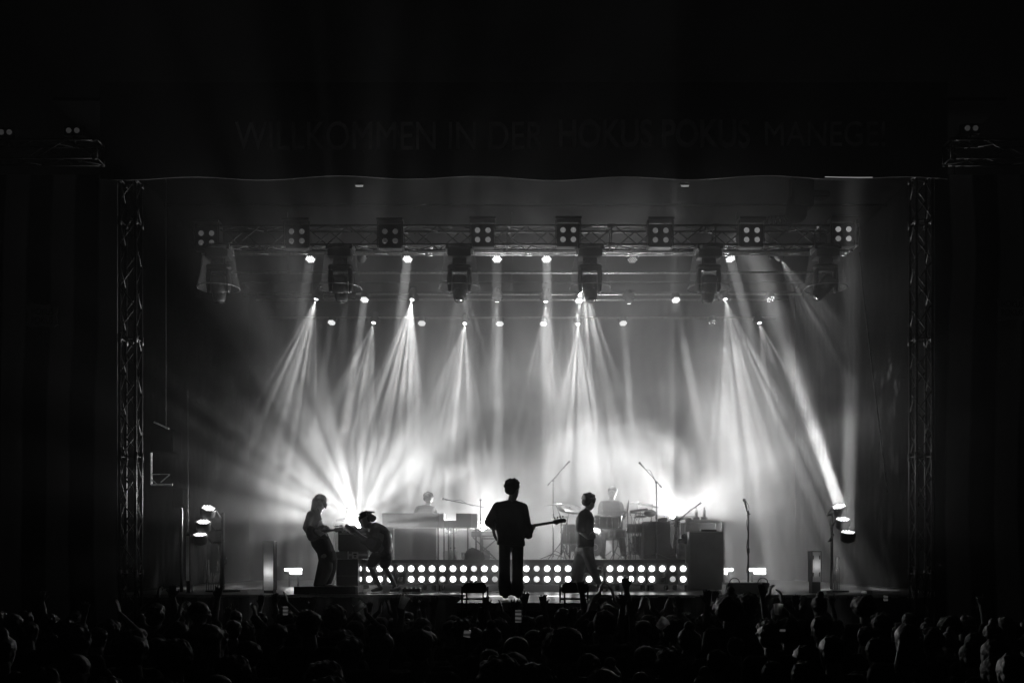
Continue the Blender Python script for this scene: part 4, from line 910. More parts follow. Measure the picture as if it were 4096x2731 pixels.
t = thing('side_case', 'dark equipment box low on the left wing', 'case', P(712,1990,18.6)); c, d = pbox(690,733,1952,2026,18.6,.4); put(MB().box(c,d), 'box', DRAPE(), t, bevel=.01)
put(MB().tube((c.x,c.y,0),(c.x,c.y,c.z-d[2]/2),.03), 'stand', BLACK(), t); put(MB().tube((xat(752,18.8),18.8,0),(xat(752,18.8),18.8,zat(1560,18.8)),.006), 'pole', TM, t)
t = thing('drum_hardware_case', 'heap of shiny stand hardware beside the left lamp tree', 'hardware', P(880,2180,19)); hw = MB(); rr = random.Random(3)
for k in range(12):
    px = 858+rr.random()*46; py = 2140+rr.random()*190; hw.tube(P(px,py,19), P(px+rr.uniform(-8,10),py+rr.uniform(20,50),19.05), .008)
put(hw, 'stand_tubes', CHROME(), t, True); put(MB().tube((xat(880,19),19.05,0),(xat(880,19),19.05,zat(2140,19)),.02), 'post', DMETAL(), t)
for px0,px1,lab in ((3306,3330,'right of the pale case'),(3468,3490,'at the far right deck edge')):
    c, d = pbox(px0,px1,2337,2343,17.8,.3); c.z = .03; solo(MB().box(c,(d[0],d[1],.05)), 'flat_plate', METAL(), 'flat bright metal plate lying %s' % lab, 'plate', 'flat plates on the deck', bevel=.004)
cb = MB(); rr = random.Random(9)
for k in range(7):
    x = -3.9+k*.42; cb.path([(x+.12*i+.05*math.sin(i+k), 17.55+.5*rr.random(), .010+.004*k) for i in range(12)], .009)
solo(cb, 'floor_cables', BLACK(), 'black cables lying across the boards at the left stage front', 'cables')
pb = thing('pedal_board', 'low black effects pedal board on the deck by the lamp wall', 'pedals', (xat(1640,18),18,0)); c,d = pbox(1610,1680,2352,2362,18,.3,.003); put(MB().box(c,d,Matrix.Rotation(.05,3,'X')), 'board', BLACK(), pb)
for k in range(4): put(MB().box(c+Vector((-.12+k*.08,-.05,.04)),(.05,.08,.04)), 'pedal', METAL() if k%2 else DARK(), pb, bevel=.004)
for k,(px,py) in enumerate(((1552,2368),(1578,2367),(1250,2374))):
    c,d = pbox(px-11,px+11,py-4,py+1,17.55,.2,.003); solo(MB().box(c,(d[0],.21,.002)), 'paper_sheet', WHITE(), 'white set list sheet taped to the deck, %s' % ['left of the crouching man\'s shoe','under the crouching man\'s shoe','at the left stage edge'][k], 'paper', 'paper sheets on the deck')

# ------------------------------------------------------------------ the band
def person(label, loc, group=None): return thing('person', label, 'person', loc, group)
SUIT = mat('black_suit', .022, .85, vs=5, bump=.2)
DENIM = mat('dark_trousers', .03, .85, vs=6, bump=.2)
LIGHTTR = mat('pale_trousers', .30, .85, vs=6, bump=.2)
TEE = mat('dark_shirt', .045, .85, vs=6, bump=.25)
SHOE = mat('shoe_leather', .05, .5, vs=10)
WSHOE = mat('pale_shoe', .5, .5, vs=10)
V = Vector
# --- bass player in a suit, back to the audience
Y0 = 15.2; J = lambda px, py, dy=0.: P(px, py, Y0 + dy)
root = person('bass player in a dark suit seen from behind at the centre of the stage', (xat(2045,Y0), Y0, 0))
H, f, Q = headp(J(2052,1960), yaw=R(-38), pitch=R(-6), s=1.14)
A = H + [cap(J(2052,1985), J(2046,2012), .058, .065), [(J(1998,2026),.06),(J(2085,2028),.06),(J(2012,2100),(.13,.1,.1)),(J(2068,2100),(.12,.1,.1)),(J(2030,2165),(.14,.1,.09))],
  cap(J(1992,2028), J(1958,2088,-.02), .05, .04), cap(J(1958,2088,-.02), J(1998,2124,.22), .04, .03), cap(J(2092,2030), J(2110,2100), .05, .04), cap(J(2110,2100), J(2122,2130,.10), .038, .03),
  cap(J(2020,2175), J(2022,2285), .085, .06), cap(J(2022,2285), J(2020,2378), .055, .04), cap(J(2068,2175), J(2068,2285), .085, .06), cap(J(2068,2285), J(2070,2378), .055, .04)]
A += handp(J(2122,2128,.10), V((.35,.1,.9)), V((0,1,-.3)), 1, .9, .12) + handp(J(2000,2124,.24), V((.8,.2,-.3)), V((0,1,.1)), -1, .5, .15)
blob(A, .0085, 'body', SKIN(), root)
blob(hairp(f, Q, 'curly', 1.06, 3), .009, 'hair', HAIR(), root)
blob([[(J(1992,2016),(.045,.07,.03)),(J(2089,2018),(.045,.07,.03)),(J(2046,2004),(.06,.06,.03)),(J(1990,2050),.07),(J(2092,2050),.07)],
  [(J(1993,2030),(.06,.11,.08)),(J(2088,2030),(.055,.11,.08)),(J(2012,2100),(.11,.13,.08)),(J(2074,2100),(.115,.13,.08))],
  [(J(2012,2100),(.115,.13,.08)),(J(2074,2100),(.115,.13,.08)),(J(2006,2160),(.06,.14,.04)),(J(2078,2168),(.065,.14,.04))],
  [(J(2004,2160),(.065,.14,.04)),(J(2082,2165),(.065,.14,.04)),(J(2000,2176),(.05,.12,.012)),(J(2086,2182),(.05,.12,.012))],
  cap(J(1992,2026), J(1955,2086,-.02), .075, .062), cap(J(1955,2086,-.02), J(1992,2122,.2), .062, .052), cap(J(2092,2030), J(2108,2098), .073, .062), cap(J(2108,2098), J(2116,2140,.04), .062,.055), [(J(2116,2110,.05),.055),(J(2112,2143,.05),.045),(J(2124,2122,.1),.04)]], .011, 'jacket', SUIT, root)
blob([[(J(2016,2170),(.075,.11,.06)),(J(2072,2172),(.075,.11,.06))], [(J(2018,2180),(.086,.1,.05)),(J(2018,2290),(.080,.08,.05))], [(J(2018,2290),(.080,.08,.05)),(J(2016,2345),(.084,.085,.05)),(J(2021,2378),(.084,.09,.02))],
  [(J(2071,2180),(.086,.1,.05)),(J(2070,2290),(.078,.08,.05))], [(J(2070,2290),(.078,.08,.05)),(J(2070,2345),(.084,.085,.05)),(J(2070,2378),(.08,.09,.02))]], .011, 'trousers', SUIT, root)
for px in (2020, 2072): blob([[(J(px,2385,.0)+V((0,0,.012)),(.042,.05,.035)),(J(px+(3 if px<2050 else 12),2385,.16)+V((0,0,.0)),(.042,.05,.025))]], .01, 'shoe', SHOE, root)
guitar('bass guitar with four tuning pegs slung on the suited bass player', J(2030,2118,.30), J(2085,2109,.26), J(2213,2088,.12), V((.1,1,.1)), 'bass guitar', 4, -1, 'bass_guitar')
# --- long haired guitarist leaning back
Y0 = 18.0; J = lambda px, py, dy=0.: P(px, py, Y0 + dy)
root = person('long-haired guitarist leaning back in dark clothes on the left low platform', (xat(1300,Y0), Y0, .13))
H, f, Q = headp(J(1284,2008), yaw=R(-75), pitch=R(-14), s=1.12)
A = H + [cap(J(1281,2028), J(1272,2046), .055,.06), [(J(1258,2052,.1),.06),(J(1262,2052,-.1),.06),(J(1255,2100),(.11,.14,.1)),(J(1285,2180),(.13,.13,.1)),(J(1308,2222),(.13,.13,.1))],
  cap(J(1250,2056,-.13), J(1228,2108,-.16), .045,.038), cap(J(1228,2108,-.16), J(1262,2122,-.30), .038,.028), cap(J(1262,2056,.14), J(1275,2110,.2), .045,.038), cap(J(1275,2110,.2), J(1300,2116,-.02), .036,.028),
  cap(J(1300,2225,-.08), J(1298,2290,-.06), .085,.06), cap(J(1298,2290,-.06), J(1278,2340,-.05), .055,.04), cap(J(1318,2225,.08), J(1328,2275,.08), .085,.06), cap(J(1328,2275,.08), J(1308,2335,.06), .055,.04)]
A += handp(J(1300,2118,-.02), V((.6,-.3,.2)), V((0,-1,0)), 1, 1.0, .1) + handp(J(1262,2122,-.30), V((.7,.2,-.4)), V((0,1,0)), 1, .6, .12)
blob(A, .0085, 'body', SKIN(), root)
blob([[(f(0,-.022,.05),(.092,.108,.088),Q)],[(f(0,-.08,.0),.07),(J(1263,2024),.05),(J(1251,2036),.035)],[(J(1292,2000,-.06),.04),(J(1303,2020,-.05),.022),(J(1303,2032,-.05),.012)]]+hairp(f,Q,'long',1.,4)[6:], .009, 'hair', HAIR(), root)
blob([[(J(1252,2048,.1),.06),(J(1262,2046,-.1),.07),(J(1240,2090),(.10,.15,.08)),(J(1270,2085),(.08,.15,.08)),(J(1246,2125),(.07,.14,.06)),(J(1282,2120),(.08,.14,.06))],
  [(J(1248,2120),(.07,.14,.06)),(J(1282,2115),(.08,.14,.06)),(J(1266,2180),(.08,.14,.05)),(J(1312,2182),(.08,.14,.05))],[(J(1265,2180),(.075,.14,.03)),(J(1315,2182),(.07,.14,.05)),(J(1290,2212),(.09,.14,.04)),(J(1322,2208),(.07,.14,.03))],
  cap(J(1244,2058,-.13), J(1226,2104,-.16), .075,.06), [(J(1226,2104,-.16),.06),(J(1218,2110,-.16),.035),(J(1228,2122,-.17),.04)], cap(J(1226,2108,-.16), J(1256,2120,-.28), .05,.045), cap(J(1265,2058,.13), J(1278,2106,.2), .07,.06), cap(J(1278,2106,.2), J(1303,2110,.0), .05,.04),[(J(1303,2106,0),.035),(J(1306,2118,0),.035)]], .011, 'shirt', TEE, root)
blob([[(J(1292,2208),(.10,.14,.07)),(J(1322,2210),(.09,.14,.07)),(J(1312,2240),(.16,.15,.06))],[(J(1302,2235,-.07),(.115,.1,.06)),(J(1303,2275,-.06),(.115,.09,.05)),(J(1293,2300,-.06),(.115,.09,.05)),(J(1277,2340,-.06),(.10,.09,.03))],[(J(1326,2232,.07),(.10,.1,.06)),(J(1328,2268,.07),(.085,.09,.05))],[(J(1328,2268,.07),(.085,.09,.05)),(J(1305,2330,.05),(.10,.09,.03))]], .011, 'trousers', DENIM, root)
for px,dy in ((1284,-.06),(1318,.06)): blob([[(J(px,2345,dy),(.05,.045,.035)),(J(px+30,2346,dy-.03),(.045,.042,.022))]], .01, 'shoe', SHOE, root)
guitar('electric guitar held by the leaning long-haired guitarist', J(1268,2130,-.26), J(1292,2124,-.20), J(1336,2119,-.05), V((.25,-1,.1)), 'guitar', 6, 1, bsz=.85)
# --- bent over guitarist with cap and shorts
Y0 = 17.9; J = lambda px, py, dy=0.: P(px, py, Y0 + dy)
root = person('guitarist in cap and shorts bent low over his instrument left of the lamp wall', (xat(1530,Y0), Y0, 0))
H, f, Q = headp(J(1460,2083), yaw=R(70), pitch=R(-38), s=1.15)
A = H + [cap(J(1480,2100), J(1500,2112), .06,.065), [(J(1500,2112,.1),.07),(J(1505,2112,-.1),.07),(J(1540,2140),(.11,.15,.1)),(J(1545,2190),(.11,.14,.1)),(J(1528,2215),(.12,.14,.09))],
  cap(J(1502,2120,-.16), J(1485,2165,-.2), .05,.04), cap(J(1485,2165,-.2), J(1440,2140,-.22), .04,.03), cap(J(1500,2122,.15), J(1500,2180,.18), .05,.04), cap(J(1500,2180,.18), J(1495,2185,-.1), .038,.03),
  cap(J(1510,2218,-.08), J(1482,2265,-.08), .085,.058), cap(J(1482,2265,-.08), J(1519,2344,-.02), .050,.034), cap(J(1545,2220,.08), J(1538,2265,.06), .085,.058), cap(J(1538,2265,.06), J(1580,2340,.04), .050,.034)]
A += handp(J(1440,2140,-.22), V((-.75,.1,.6)), V((0,1,0)), 1, 1.2, .1) + handp(J(1495,2185,-.1), V((-.3,-.6,.2)), V((0,1,0)), 1, .6, .1)
blob(A, .0085, 'body', SKIN(), root)
blob([[(f(0,-.018,.055),(.092,.108,.082),Q)],[(f(0,-.07,-.01),.06)],[(f(0,.05,.09),.03),(f(.0,.075,.05),.025)]]+hairp(f,Q,'curly',1.,9)[2:40], .009, 'hair', HAIR(), root)
blob([[(f(0,-.03,.07),(.098,.11,.074),Q)],[(f(-.05,-.12,.09),.016),(f(.05,-.12,.09),.016),(f(-.03,-.20,.02),.014),(f(.03,-.20,.02),.014)],[(J(1483,2062),.04),(J(1498,2070),.035),(J(1490,2078),.04)]], .009, 'cap', mat('cap_cotton',.06,.9), root)
blob([[(J(1498,2108,.12),.07),(J(1502,2106,-.12),.08),(J(1530,2112),(.06,.14,.05)),(J(1550,2138),(.06,.15,.07)),(J(1490,2135),(.06,.12,.05))],[(J(1550,2135),(.06,.15,.07)),(J(1495,2135),(.08,.14,.07)),(J(1556,2165),(.055,.15,.06)),(J(1500,2190),(.06,.14,.05)),(J(1553,2195),(.06,.14,.05))],
  [(J(1502,2185),(.06,.14,.05)),(J(1550,2190),(.065,.14,.05)),(J(1508,2215),(.07,.14,.03)),(J(1552,2212),(.06,.14,.03))], cap(J(1502,2118,-.16), J(1486,2160,-.2), .078,.065), cap(J(1498,2122,.15), J(1500,2175,.18), .075,.065)], .011, 'shirt', mat('crumpled_shirt',.09,.8,vs=9,bump=.9), root)
blob([[(J(1508,2212,-.02),(.09,.14,.05)),(J(1548,2212),(.085,.14,.05)),(J(1530,2228),(.16,.15,.05))],[(J(1508,2222,-.08),(.12,.11,.06)),(J(1484,2258,-.08),(.085,.09,.05))],[(J(1546,2222,.07),(.11,.11,.06)),(J(1539,2262,.06),(.09,.09,.05))]], .011, 'shorts', DENIM, root)
blob([[(J(1522,2352,-.02),(.045,.045,.04)),(J(1494,2360,-.06),(.05,.045,.025))]], .01, 'shoe', SHOE, root)
blob([[(J(1599,2349,.04),(.035,.045,.035)),(J(1570,2360,.0),(.05,.045,.022))]], .01, 'shoe', WSHOE, root)
guitar('electric guitar of the bent-over guitarist with its neck raised to the left', J(1482,2166,-.30), J(1458,2152,-.30), J(1418,2124,-.28), V((-.1,-1,.1)), 'guitar', 6, 1, bsz=.8)
# --- man walking to the right
Y0 = 17.75; J = lambda px, py, dy=0.: P(px, py, Y0 + dy)
root = person('curly-haired man in loose shirt and pale trousers walking right before the drums', (xat(2350,Y0), Y0, 0))
H, f, Q = headp(J(2357,2011), yaw=R(-62), pitch=R(-16), s=1.1)
A = H + [cap(J(2352,2030), J(2345,2050), .05,.058), [(J(2336,2056,.12),.06),(J(2345,2056,-.12),.06),(J(2338,2110),(.12,.14,.1)),(J(2340,2185),(.12,.13,.1))],
  cap(J(2333,2062,-.16), J(2322,2125,-.18), .045,.038), cap(J(2322,2125,-.18), J(2352,2150,-.26), .038,.028), cap(J(2348,2062,.16), J(2346,2120,.2), .045,.038), cap(J(2346,2120,.2), J(2350,2170,.14), .036,.028),
  cap(J(2330,2190,.08), J(2322,2260,.1), .08,.06), cap(J(2322,2260,.1), J(2305,2330,.12), .055,.04), cap(J(2350,2190,-.08), J(2368,2268,-.08), .085,.06), cap(J(2368,2268,-.08), J(2398,2335,-.06), .052,.038)]
A += handp(J(2352,2150,-.26), V((.8,0,.2)), V((0,1,0)), 1, .7, .12) + handp(J(2350,2170,.14), V((.1,-.1,-1)), V((0,-1,0)), 1, .7, .12)
blob(A, .0085, 'body', SKIN(), root)
blob(hairp(f,Q,'curly',1.08,12)+[[(f(.0,.045,.11),.035)],[(f(-.05,.05,.085),.028)],[(f(.045,.055,.085),.026)]], .008, 'hair', HAIR(), root)
blob([[(J(2333,2052,.12),.06),(J(2340,2050,-.12),.07),(J(2362,2058),(.035,.12,.05)),(J(2320,2080),(.07,.17,.08)),(J(2364,2080),(.055,.15,.08))],[(J(2319,2080),(.07,.17,.06)),(J(2364,2080),(.05,.15,.06)),(J(2317,2180),(.058,.19,.04)),(J(2363,2182),(.055,.19,.035))],
  cap(J(2330,2062,-.16), J(2319,2112,-.18), .08,.07), [(J(2318,2108,-.18),.065),(J(2312,2120,-.18),.03),(J(2330,2122,-.2),.055)], cap(J(2346,2062,.16), J(2350,2118,.18), .075,.065)], .011, 'shirt', mat('loose_shirt',.06,.85,vs=6,bump=.4), root)
blob([[(J(2325,2186,.04),(.08,.12,.05)),(J(2356,2186,-.04),(.08,.12,.05)),(J(2340,2205),(.15,.14,.05))],[(J(2324,2195,.08),(.10,.1,.05)),(J(2318,2260,.1),(.115,.09,.05)),(J(2307,2325,.12),(.10,.085,.03))],[(J(2346,2195,-.08),(.11,.1,.05)),(J(2366,2265,-.08),(.085,.09,.05))],[(J(2366,2265,-.08),(.085,.09,.05)),(J(2394,2328,-.06),(.062,.08,.03))]], .011, 'trousers', LIGHTTR, root)
blob([[(J(2396,2340,-.06),(.05,.045,.04)),(J(2422,2348,-.08),(.045,.045,.03))]], .01, 'shoe', mat('white_trainer',.3,.5), root)
blob([[(J(2302,2355,.12),(.045,.045,.03)),(J(2325,2366,.12),(.05,.045,.022))]], .01, 'shoe', mat('white_trainer',.3,.5), root)
# --- seated drummer
Y0 = 21.5; J = lambda px, py, dy=0.: P(px, py, Y0 + dy)
root = person('short-haired drummer sitting upright behind the drum kit facing the audience', (xat(2450,Y0), Y0, ZR))
H, f, Q = headp(J(2449,1972), yaw=R(165), pitch=R(-5), s=1.16)
A = H + [cap(J(2447,1988), J(2444,2012), .055,.062), [(J(2412,2016),.06),(J(2474,2016),.06),(J(2442,2060),(.15,.11,.1)),(J(2446,2128),(.15,.13,.1))],
  cap(J(2408,2020), J(2402,2068,-.04), .048,.04), cap(J(2402,2068,-.04), J(2408,2080,-.4), .038,.028), cap(J(2480,2020), J(2490,2070,-.04), .048,.04), cap(J(2490,2070,-.04), J(2502,2050,-.38), .038,.028),
  cap(J(2425,2130), J(2412,2142,-.42), .08,.06), cap(J(2412,2142,-.42), J(2410,2222,-.5), .052,.036), cap(J(2470,2130), J(2484,2140,-.42), .08,.06), cap(J(2484,2140,-.42), J(2496,2222,-.3), .052,.036)]
A += handp(J(2408,2080,-.4), V((.3,-1,.1)), V((0,0,-1)), 1, 1.1, .1) + handp(J(2502,2050,-.38), V((.1,-1,.4)), V((-.3,0,-1)), -1, 1.1, .1)
blob(A, .0095, 'body', SKIN(), root)
blob([h for h in hairp(f,Q,'short',1.12,15)], .009, 'hair', HAIR(), root)
blob([[(J(2410,2010),(.06,.09,.05)),(J(2476,2012),(.06,.09,.05)),(J(2444,2006),(.07,.07,.04)),(J(2408,2050),(.05,.1,.05)),(J(2480,2050),(.05,.1,.05))],[(J(2409,2045),(.05,.12,.05)),(J(2480,2045),(.05,.12,.05)),(J(2420,2135),(.08,.13,.04)),(J(2474,2135),(.08,.13,.04))],
  cap(J(2406,2022), J(2401,2064,-.04), .068,.062), cap(J(2482,2022), J(2491,2066,-.04), .068,.062), cap(J(2491,2066,-.04), J(2499,2056,-.25), .055,.045), cap(J(2401,2066,-.04), J(2406,2076,-.25), .055,.045)], .011, 'hoodie', mat('soft_hoodie',.06,.9,vs=6,bump=.4), root)
blob([[(J(2425,2130),(.10,.12,.09)),(J(2470,2130),(.10,.12,.09))],[(J(2426,2132),(.09,.1,.09)),(J(2412,2142,-.42),(.075,.08,.075))],[(J(2412,2142,-.42),(.07,.075,.07)),(J(2410,2222,-.5),(.055,.06,.03))],[(J(2470,2132),(.09,.1,.09)),(J(2484,2142,-.42),(.075,.08,.075))],[(J(2484,2142,-.42),(.072,.075,.07)),(J(2495,2222,-.3),(.055,.06,.03))]], .011, 'trousers', DENIM, root)
for px,dy in ((2410,-.5),(2496,-.3)): blob([[(V((xat(px,21.1),Y0+dy,ZR+.05)),(.042,.05,.04)),(V((xat(px+2,21.1),Y0+dy-.16,ZR+.035)),(.042,.05,.028))]], .01, 'shoe', SHOE, root)
for a,b,lab in (((2412,2080,-.42),(2440,2058,-.75),'held level over the rack tom'),((2500,2050,-.42),(2516,1996,-.62),'raised upright at the right')):
    solo(MB().tube(J(*a),J(*b),.008,.005), 'drumstick', mat('pale_wood',.4,.5), 'drummer\'s stick '+lab, 'drumstick', 'drumsticks')
# --- keyboard player lost in the haze
Y0 = 21.3; J = lambda px, py, dy=0.: P(px, py, Y0 + dy)
root = person('keyboard player bowing forward in the haze behind the long keyboard desk', (xat(1690,Y0), Y0, ZR))
H, f, Q = headp(J(1714,1998), yaw=R(215), pitch=R(-30), s=1.0)
A = H + [cap(J(1712,2016), J(1706,2030), .055,.06), [(J(1676,2036),.06),(J(1730,2036),.06),(J(1694,2080),(.15,.11,.1)),(J(1690,2140),(.14,.12,.1))],
  cap(J(1672,2040), J(1662,2080,-.1), .046,.038), cap(J(1662,2080,-.1), J(1680,2070,-.5), .036,.028), cap(J(1734,2040), J(1744,2070,-.1), .046,.038), cap(J(1744,2070,-.1), J(1735,2055,-.5), .036,.028),
  cap(J(1672,2145), J(1664,2190), .08,.058), cap(J(1664,2190), J(1664,2222), .05,.036), cap(J(1712,2145), J(1728,2190), .08,.058), cap(J(1728,2190), J(1735,2222), .05,.036)]
A += handp(J(1680,2070,-.5), V((.1,-1,-.1)), V((0,0,-1)), -1, .5, .15) + handp(J(1735,2055,-.5), V((-.1,-1,-.1)), V((0,0,-1)), 1, .5, .15)
blob(A, .010, 'body', SKIN(), root); blob(hairp(f,Q,'curly',1.,21), .009, 'hair', HAIR(), root)
blob([[(J(1674,2032),(.06,.1,.05)),(J(1732,2034),(.06,.1,.05)),(J(1708,2024),(.06,.07,.04)),(J(1664,2080),(.06,.12,.05)),(J(1726,2085),(.08,.12,.05)),(J(1666,2145),(.07,.13,.04)),(J(1716,2145),(.08,.13,.04))],cap(J(1672,2040), J(1660,2078,-.1), .07,.06),cap(J(1734,2042), J(1745,2068,-.1), .065,.055)], .011, 'shirt', TEE, root)
blob([[(J(1672,2142),(.10,.12,.08)),(J(1712,2142),(.10,.12,.08))],cap(J(1672,2148), J(1664,2190), .095,.08),cap(J(1664,2190), J(1664,2226), .08,.07),cap(J(1712,2148), J(1726,2190), .095,.078),cap(J(1726,2190), J(1735,2226), .078,.068)], .011, 'trousers', DENIM, root)
for px in (1664,1737): blob([[(V((xat(px,Y0),Y0,ZR+.045)),(.045,.05,.04)),(V((xat(px,Y0),Y0-.14,ZR+.03)),(.042,.05,.025))]], .01, 'shoe', SHOE, root)
# ------------------------------------------------------------------ the crowd
ARMS = {   # per side: elbow, wrist, hand direction, palm normal (x outward, y forward, z up)
 'down': ((.25,-.03,1.14),(.25,.10,.92),(0,.3,-1),(-1,0,0)),
 'vee': ((.33,.08,1.62),(.30,.16,1.88),(-.05,.1,1),(-.2,1,0)),
 'high': ((.24,.08,1.70),(.20,.10,1.96),(-.1,.05,1),(0,1,0)),
 'clap': ((.30,.16,1.62),(.075,.20,1.84),(-.18,.05,1),(-1,.1,0)),
 'front': ((.28,.20,1.40),(.12,.36,1.62),(-.2,.25,1),(-.7,.7,0)),
}
CL = [mat('crowd_shirt_a', .03, .9, vs=6, bump=.3), mat('crowd_shirt_b', .05, .9, vs=6, bump=.3), mat('crowd_shirt_c', .12, .9, vs=6, bump=.3)]
def crowd_proto(la, ra, hair, shirt, curl=(.35,.35), fing=((1,)*4,(1,)*4), yaw=0., tilt=-4., seed=0):
    root = thing('person', 'x', 'person', (0,0,0)); rr = random.Random(seed)
    hx = rr.uniform(-.02,.02)
    H, f, Q = headp((hx,.02,1.635), R(yaw), R(tilt), R(rr.uniform(-6,6)))
    A = H + [cap((hx*.5,-.01,1.55),(0,-.02,1.47),.055,.062), [((-.13,0,1.42),.06),((.13,0,1.42),.06),((0,.0,1.25),(.155,.11,.1)),((0,0,1.08),(.13,.1,.1))], [((0,0,1.08),(.13,.1,.1)),((0,0,.93),(.16,.115,.09))]]
    S = [cap((-.135,-.01,1.435),(.135,-.01,1.435),.062), [((-.14,0,1.42),(.07,.09,.06)),((.14,0,1.42),(.07,.09,.06)),((-.08,0,1.22),(.10,.13,.08)),((.08,0,1.22),(.10,.13,.08))], [((-.08,0,1.24),(.10,.13,.08)),((.08,0,1.24),(.10,.13,.08)),((-.09,0,.92),(.10,.135,.03)),((.09,0,.92),(.10,.135,.03))]]
    for sd, key, c_, fg in ((-1, la, curl[0], fing[0]), (1, ra, curl[1], fing[1])):
        e, w_, d, n = ARMS[key]; up = key not in ('down','front'); j = V((rr.uniform(-.03,.03), rr.uniform(-.03,.03), rr.uniform(-.05,.04))) if key != 'down' else V()
        m = lambda q: V((q[0]*sd, q[1], q[2])); s0 = V((sd*.18, 0, 1.455 if up else 1.425)); e = m(e)+j*.5; w_ = m(w_)+j
        A += [cap(s0, e, .05, .038), cap(e, w_, .040, .026)] + handp(w_, m(d), m(n), -1 if sd*(1 if up or key=='front' else -1) > 0 else 1, c_, .2 if up else .1, fing=fg)
        S += [cap(s0, s0+(e-s0)*.62, .075, .062)]
    for sd in (-1,1): A += [cap((sd*.09,0,.93),(sd*.10,.02,.49),.08,.055), cap((sd*.10,.02,.49),(sd*.10,-.02,.09),.05,.035), [((sd*.10,-.03,.05),.04),((sd*.11,.12,.035),.032)]]
    blob(A, .0095, 'body', mat('crowd_skin', .16, .6, vs=30, var=.15), root, 3)
    blob(hairp(f, Q, hair, 1.04, seed), .009, 'hair', [HAIR(), mat('brown_hair', .10, .5, vs=60, var=.5, bump=.5), mat('fair_hair', .12, .5, vs=60, var=.4, bump=.5)][[0,2,1,0,1,1,0,0,0,2,0,1,0,1][seed-1]], root, 3)
    blob(S, .014, 'shirt', CL[shirt], root, 4)
    blob([[((-.07,0,.93),(.10,.12,.06)),((.07,0,.93),(.10,.12,.06))]]+[cap((sd*.09,0,.92),(sd*.10,.02,.49),.098,.075) for sd in (-1,1)]+[cap((sd*.10,.02,.49),(sd*.10,-.02,.10),.072,.062) for sd in (-1,1)], .016, 'trousers', DENIM, root, 4)
    for sd in (-1,1): blob([[((sd*.10,-.03,.05),(.045,.05,.045)),((sd*.11,.13,.035),(.042,.05,.03))]], .014, 'shoe', SHOE, root, 2)
    return root
KINDS = [  # arms, hair, shirt, words
 (('down','down','short',0), 'short hair, arms down'), (('down','down','long',1), 'long hair, arms down'), (('down','down','curly',0), 'curly hair, arms down'),
 (('down','down','cap',0), 'cap on, arms down'), (('down','down','bun',1), 'hair in a bun, arms down'), (('vee','vee','short',0), 'short hair, arms raised wide'),
 (('clap','clap','long',0), 'long hair, clapping overhead'), (('down','high','curly',1), 'curly hair, right arm raised high'), (('high','down','cap',0), 'cap on, left arm raised high'),
 (('clap','clap','short',2), 'pale shirt, clapping overhead'), (('front','front','bun',0), 'hair bun, hands held up front'), (('vee','clap','curly',0), 'curly hair, both hands high'),
 (('down','down','afro',0), 'round afro hair, arms down'), (('down','high','short',0), 'short hair, one finger up'),
]
FI = {13: ((1,)*4, (0,1,0,0)[::-1] and (1,0,0,0))}
protos = []
for i, ((la, ra, hr, sh), wd) in enumerate(KINDS):
    cu = [.25,.35,.5,.15,.7][i % 5]
    protos.append(crowd_proto(la, ra, hr, sh, (cu, cu*.8), ((1,)*4, (1,0,0,0) if i == 13 else (1,)*4), yaw=[0,12,-15,8,-10][i%5], seed=i+1))
rr = random.Random(41)
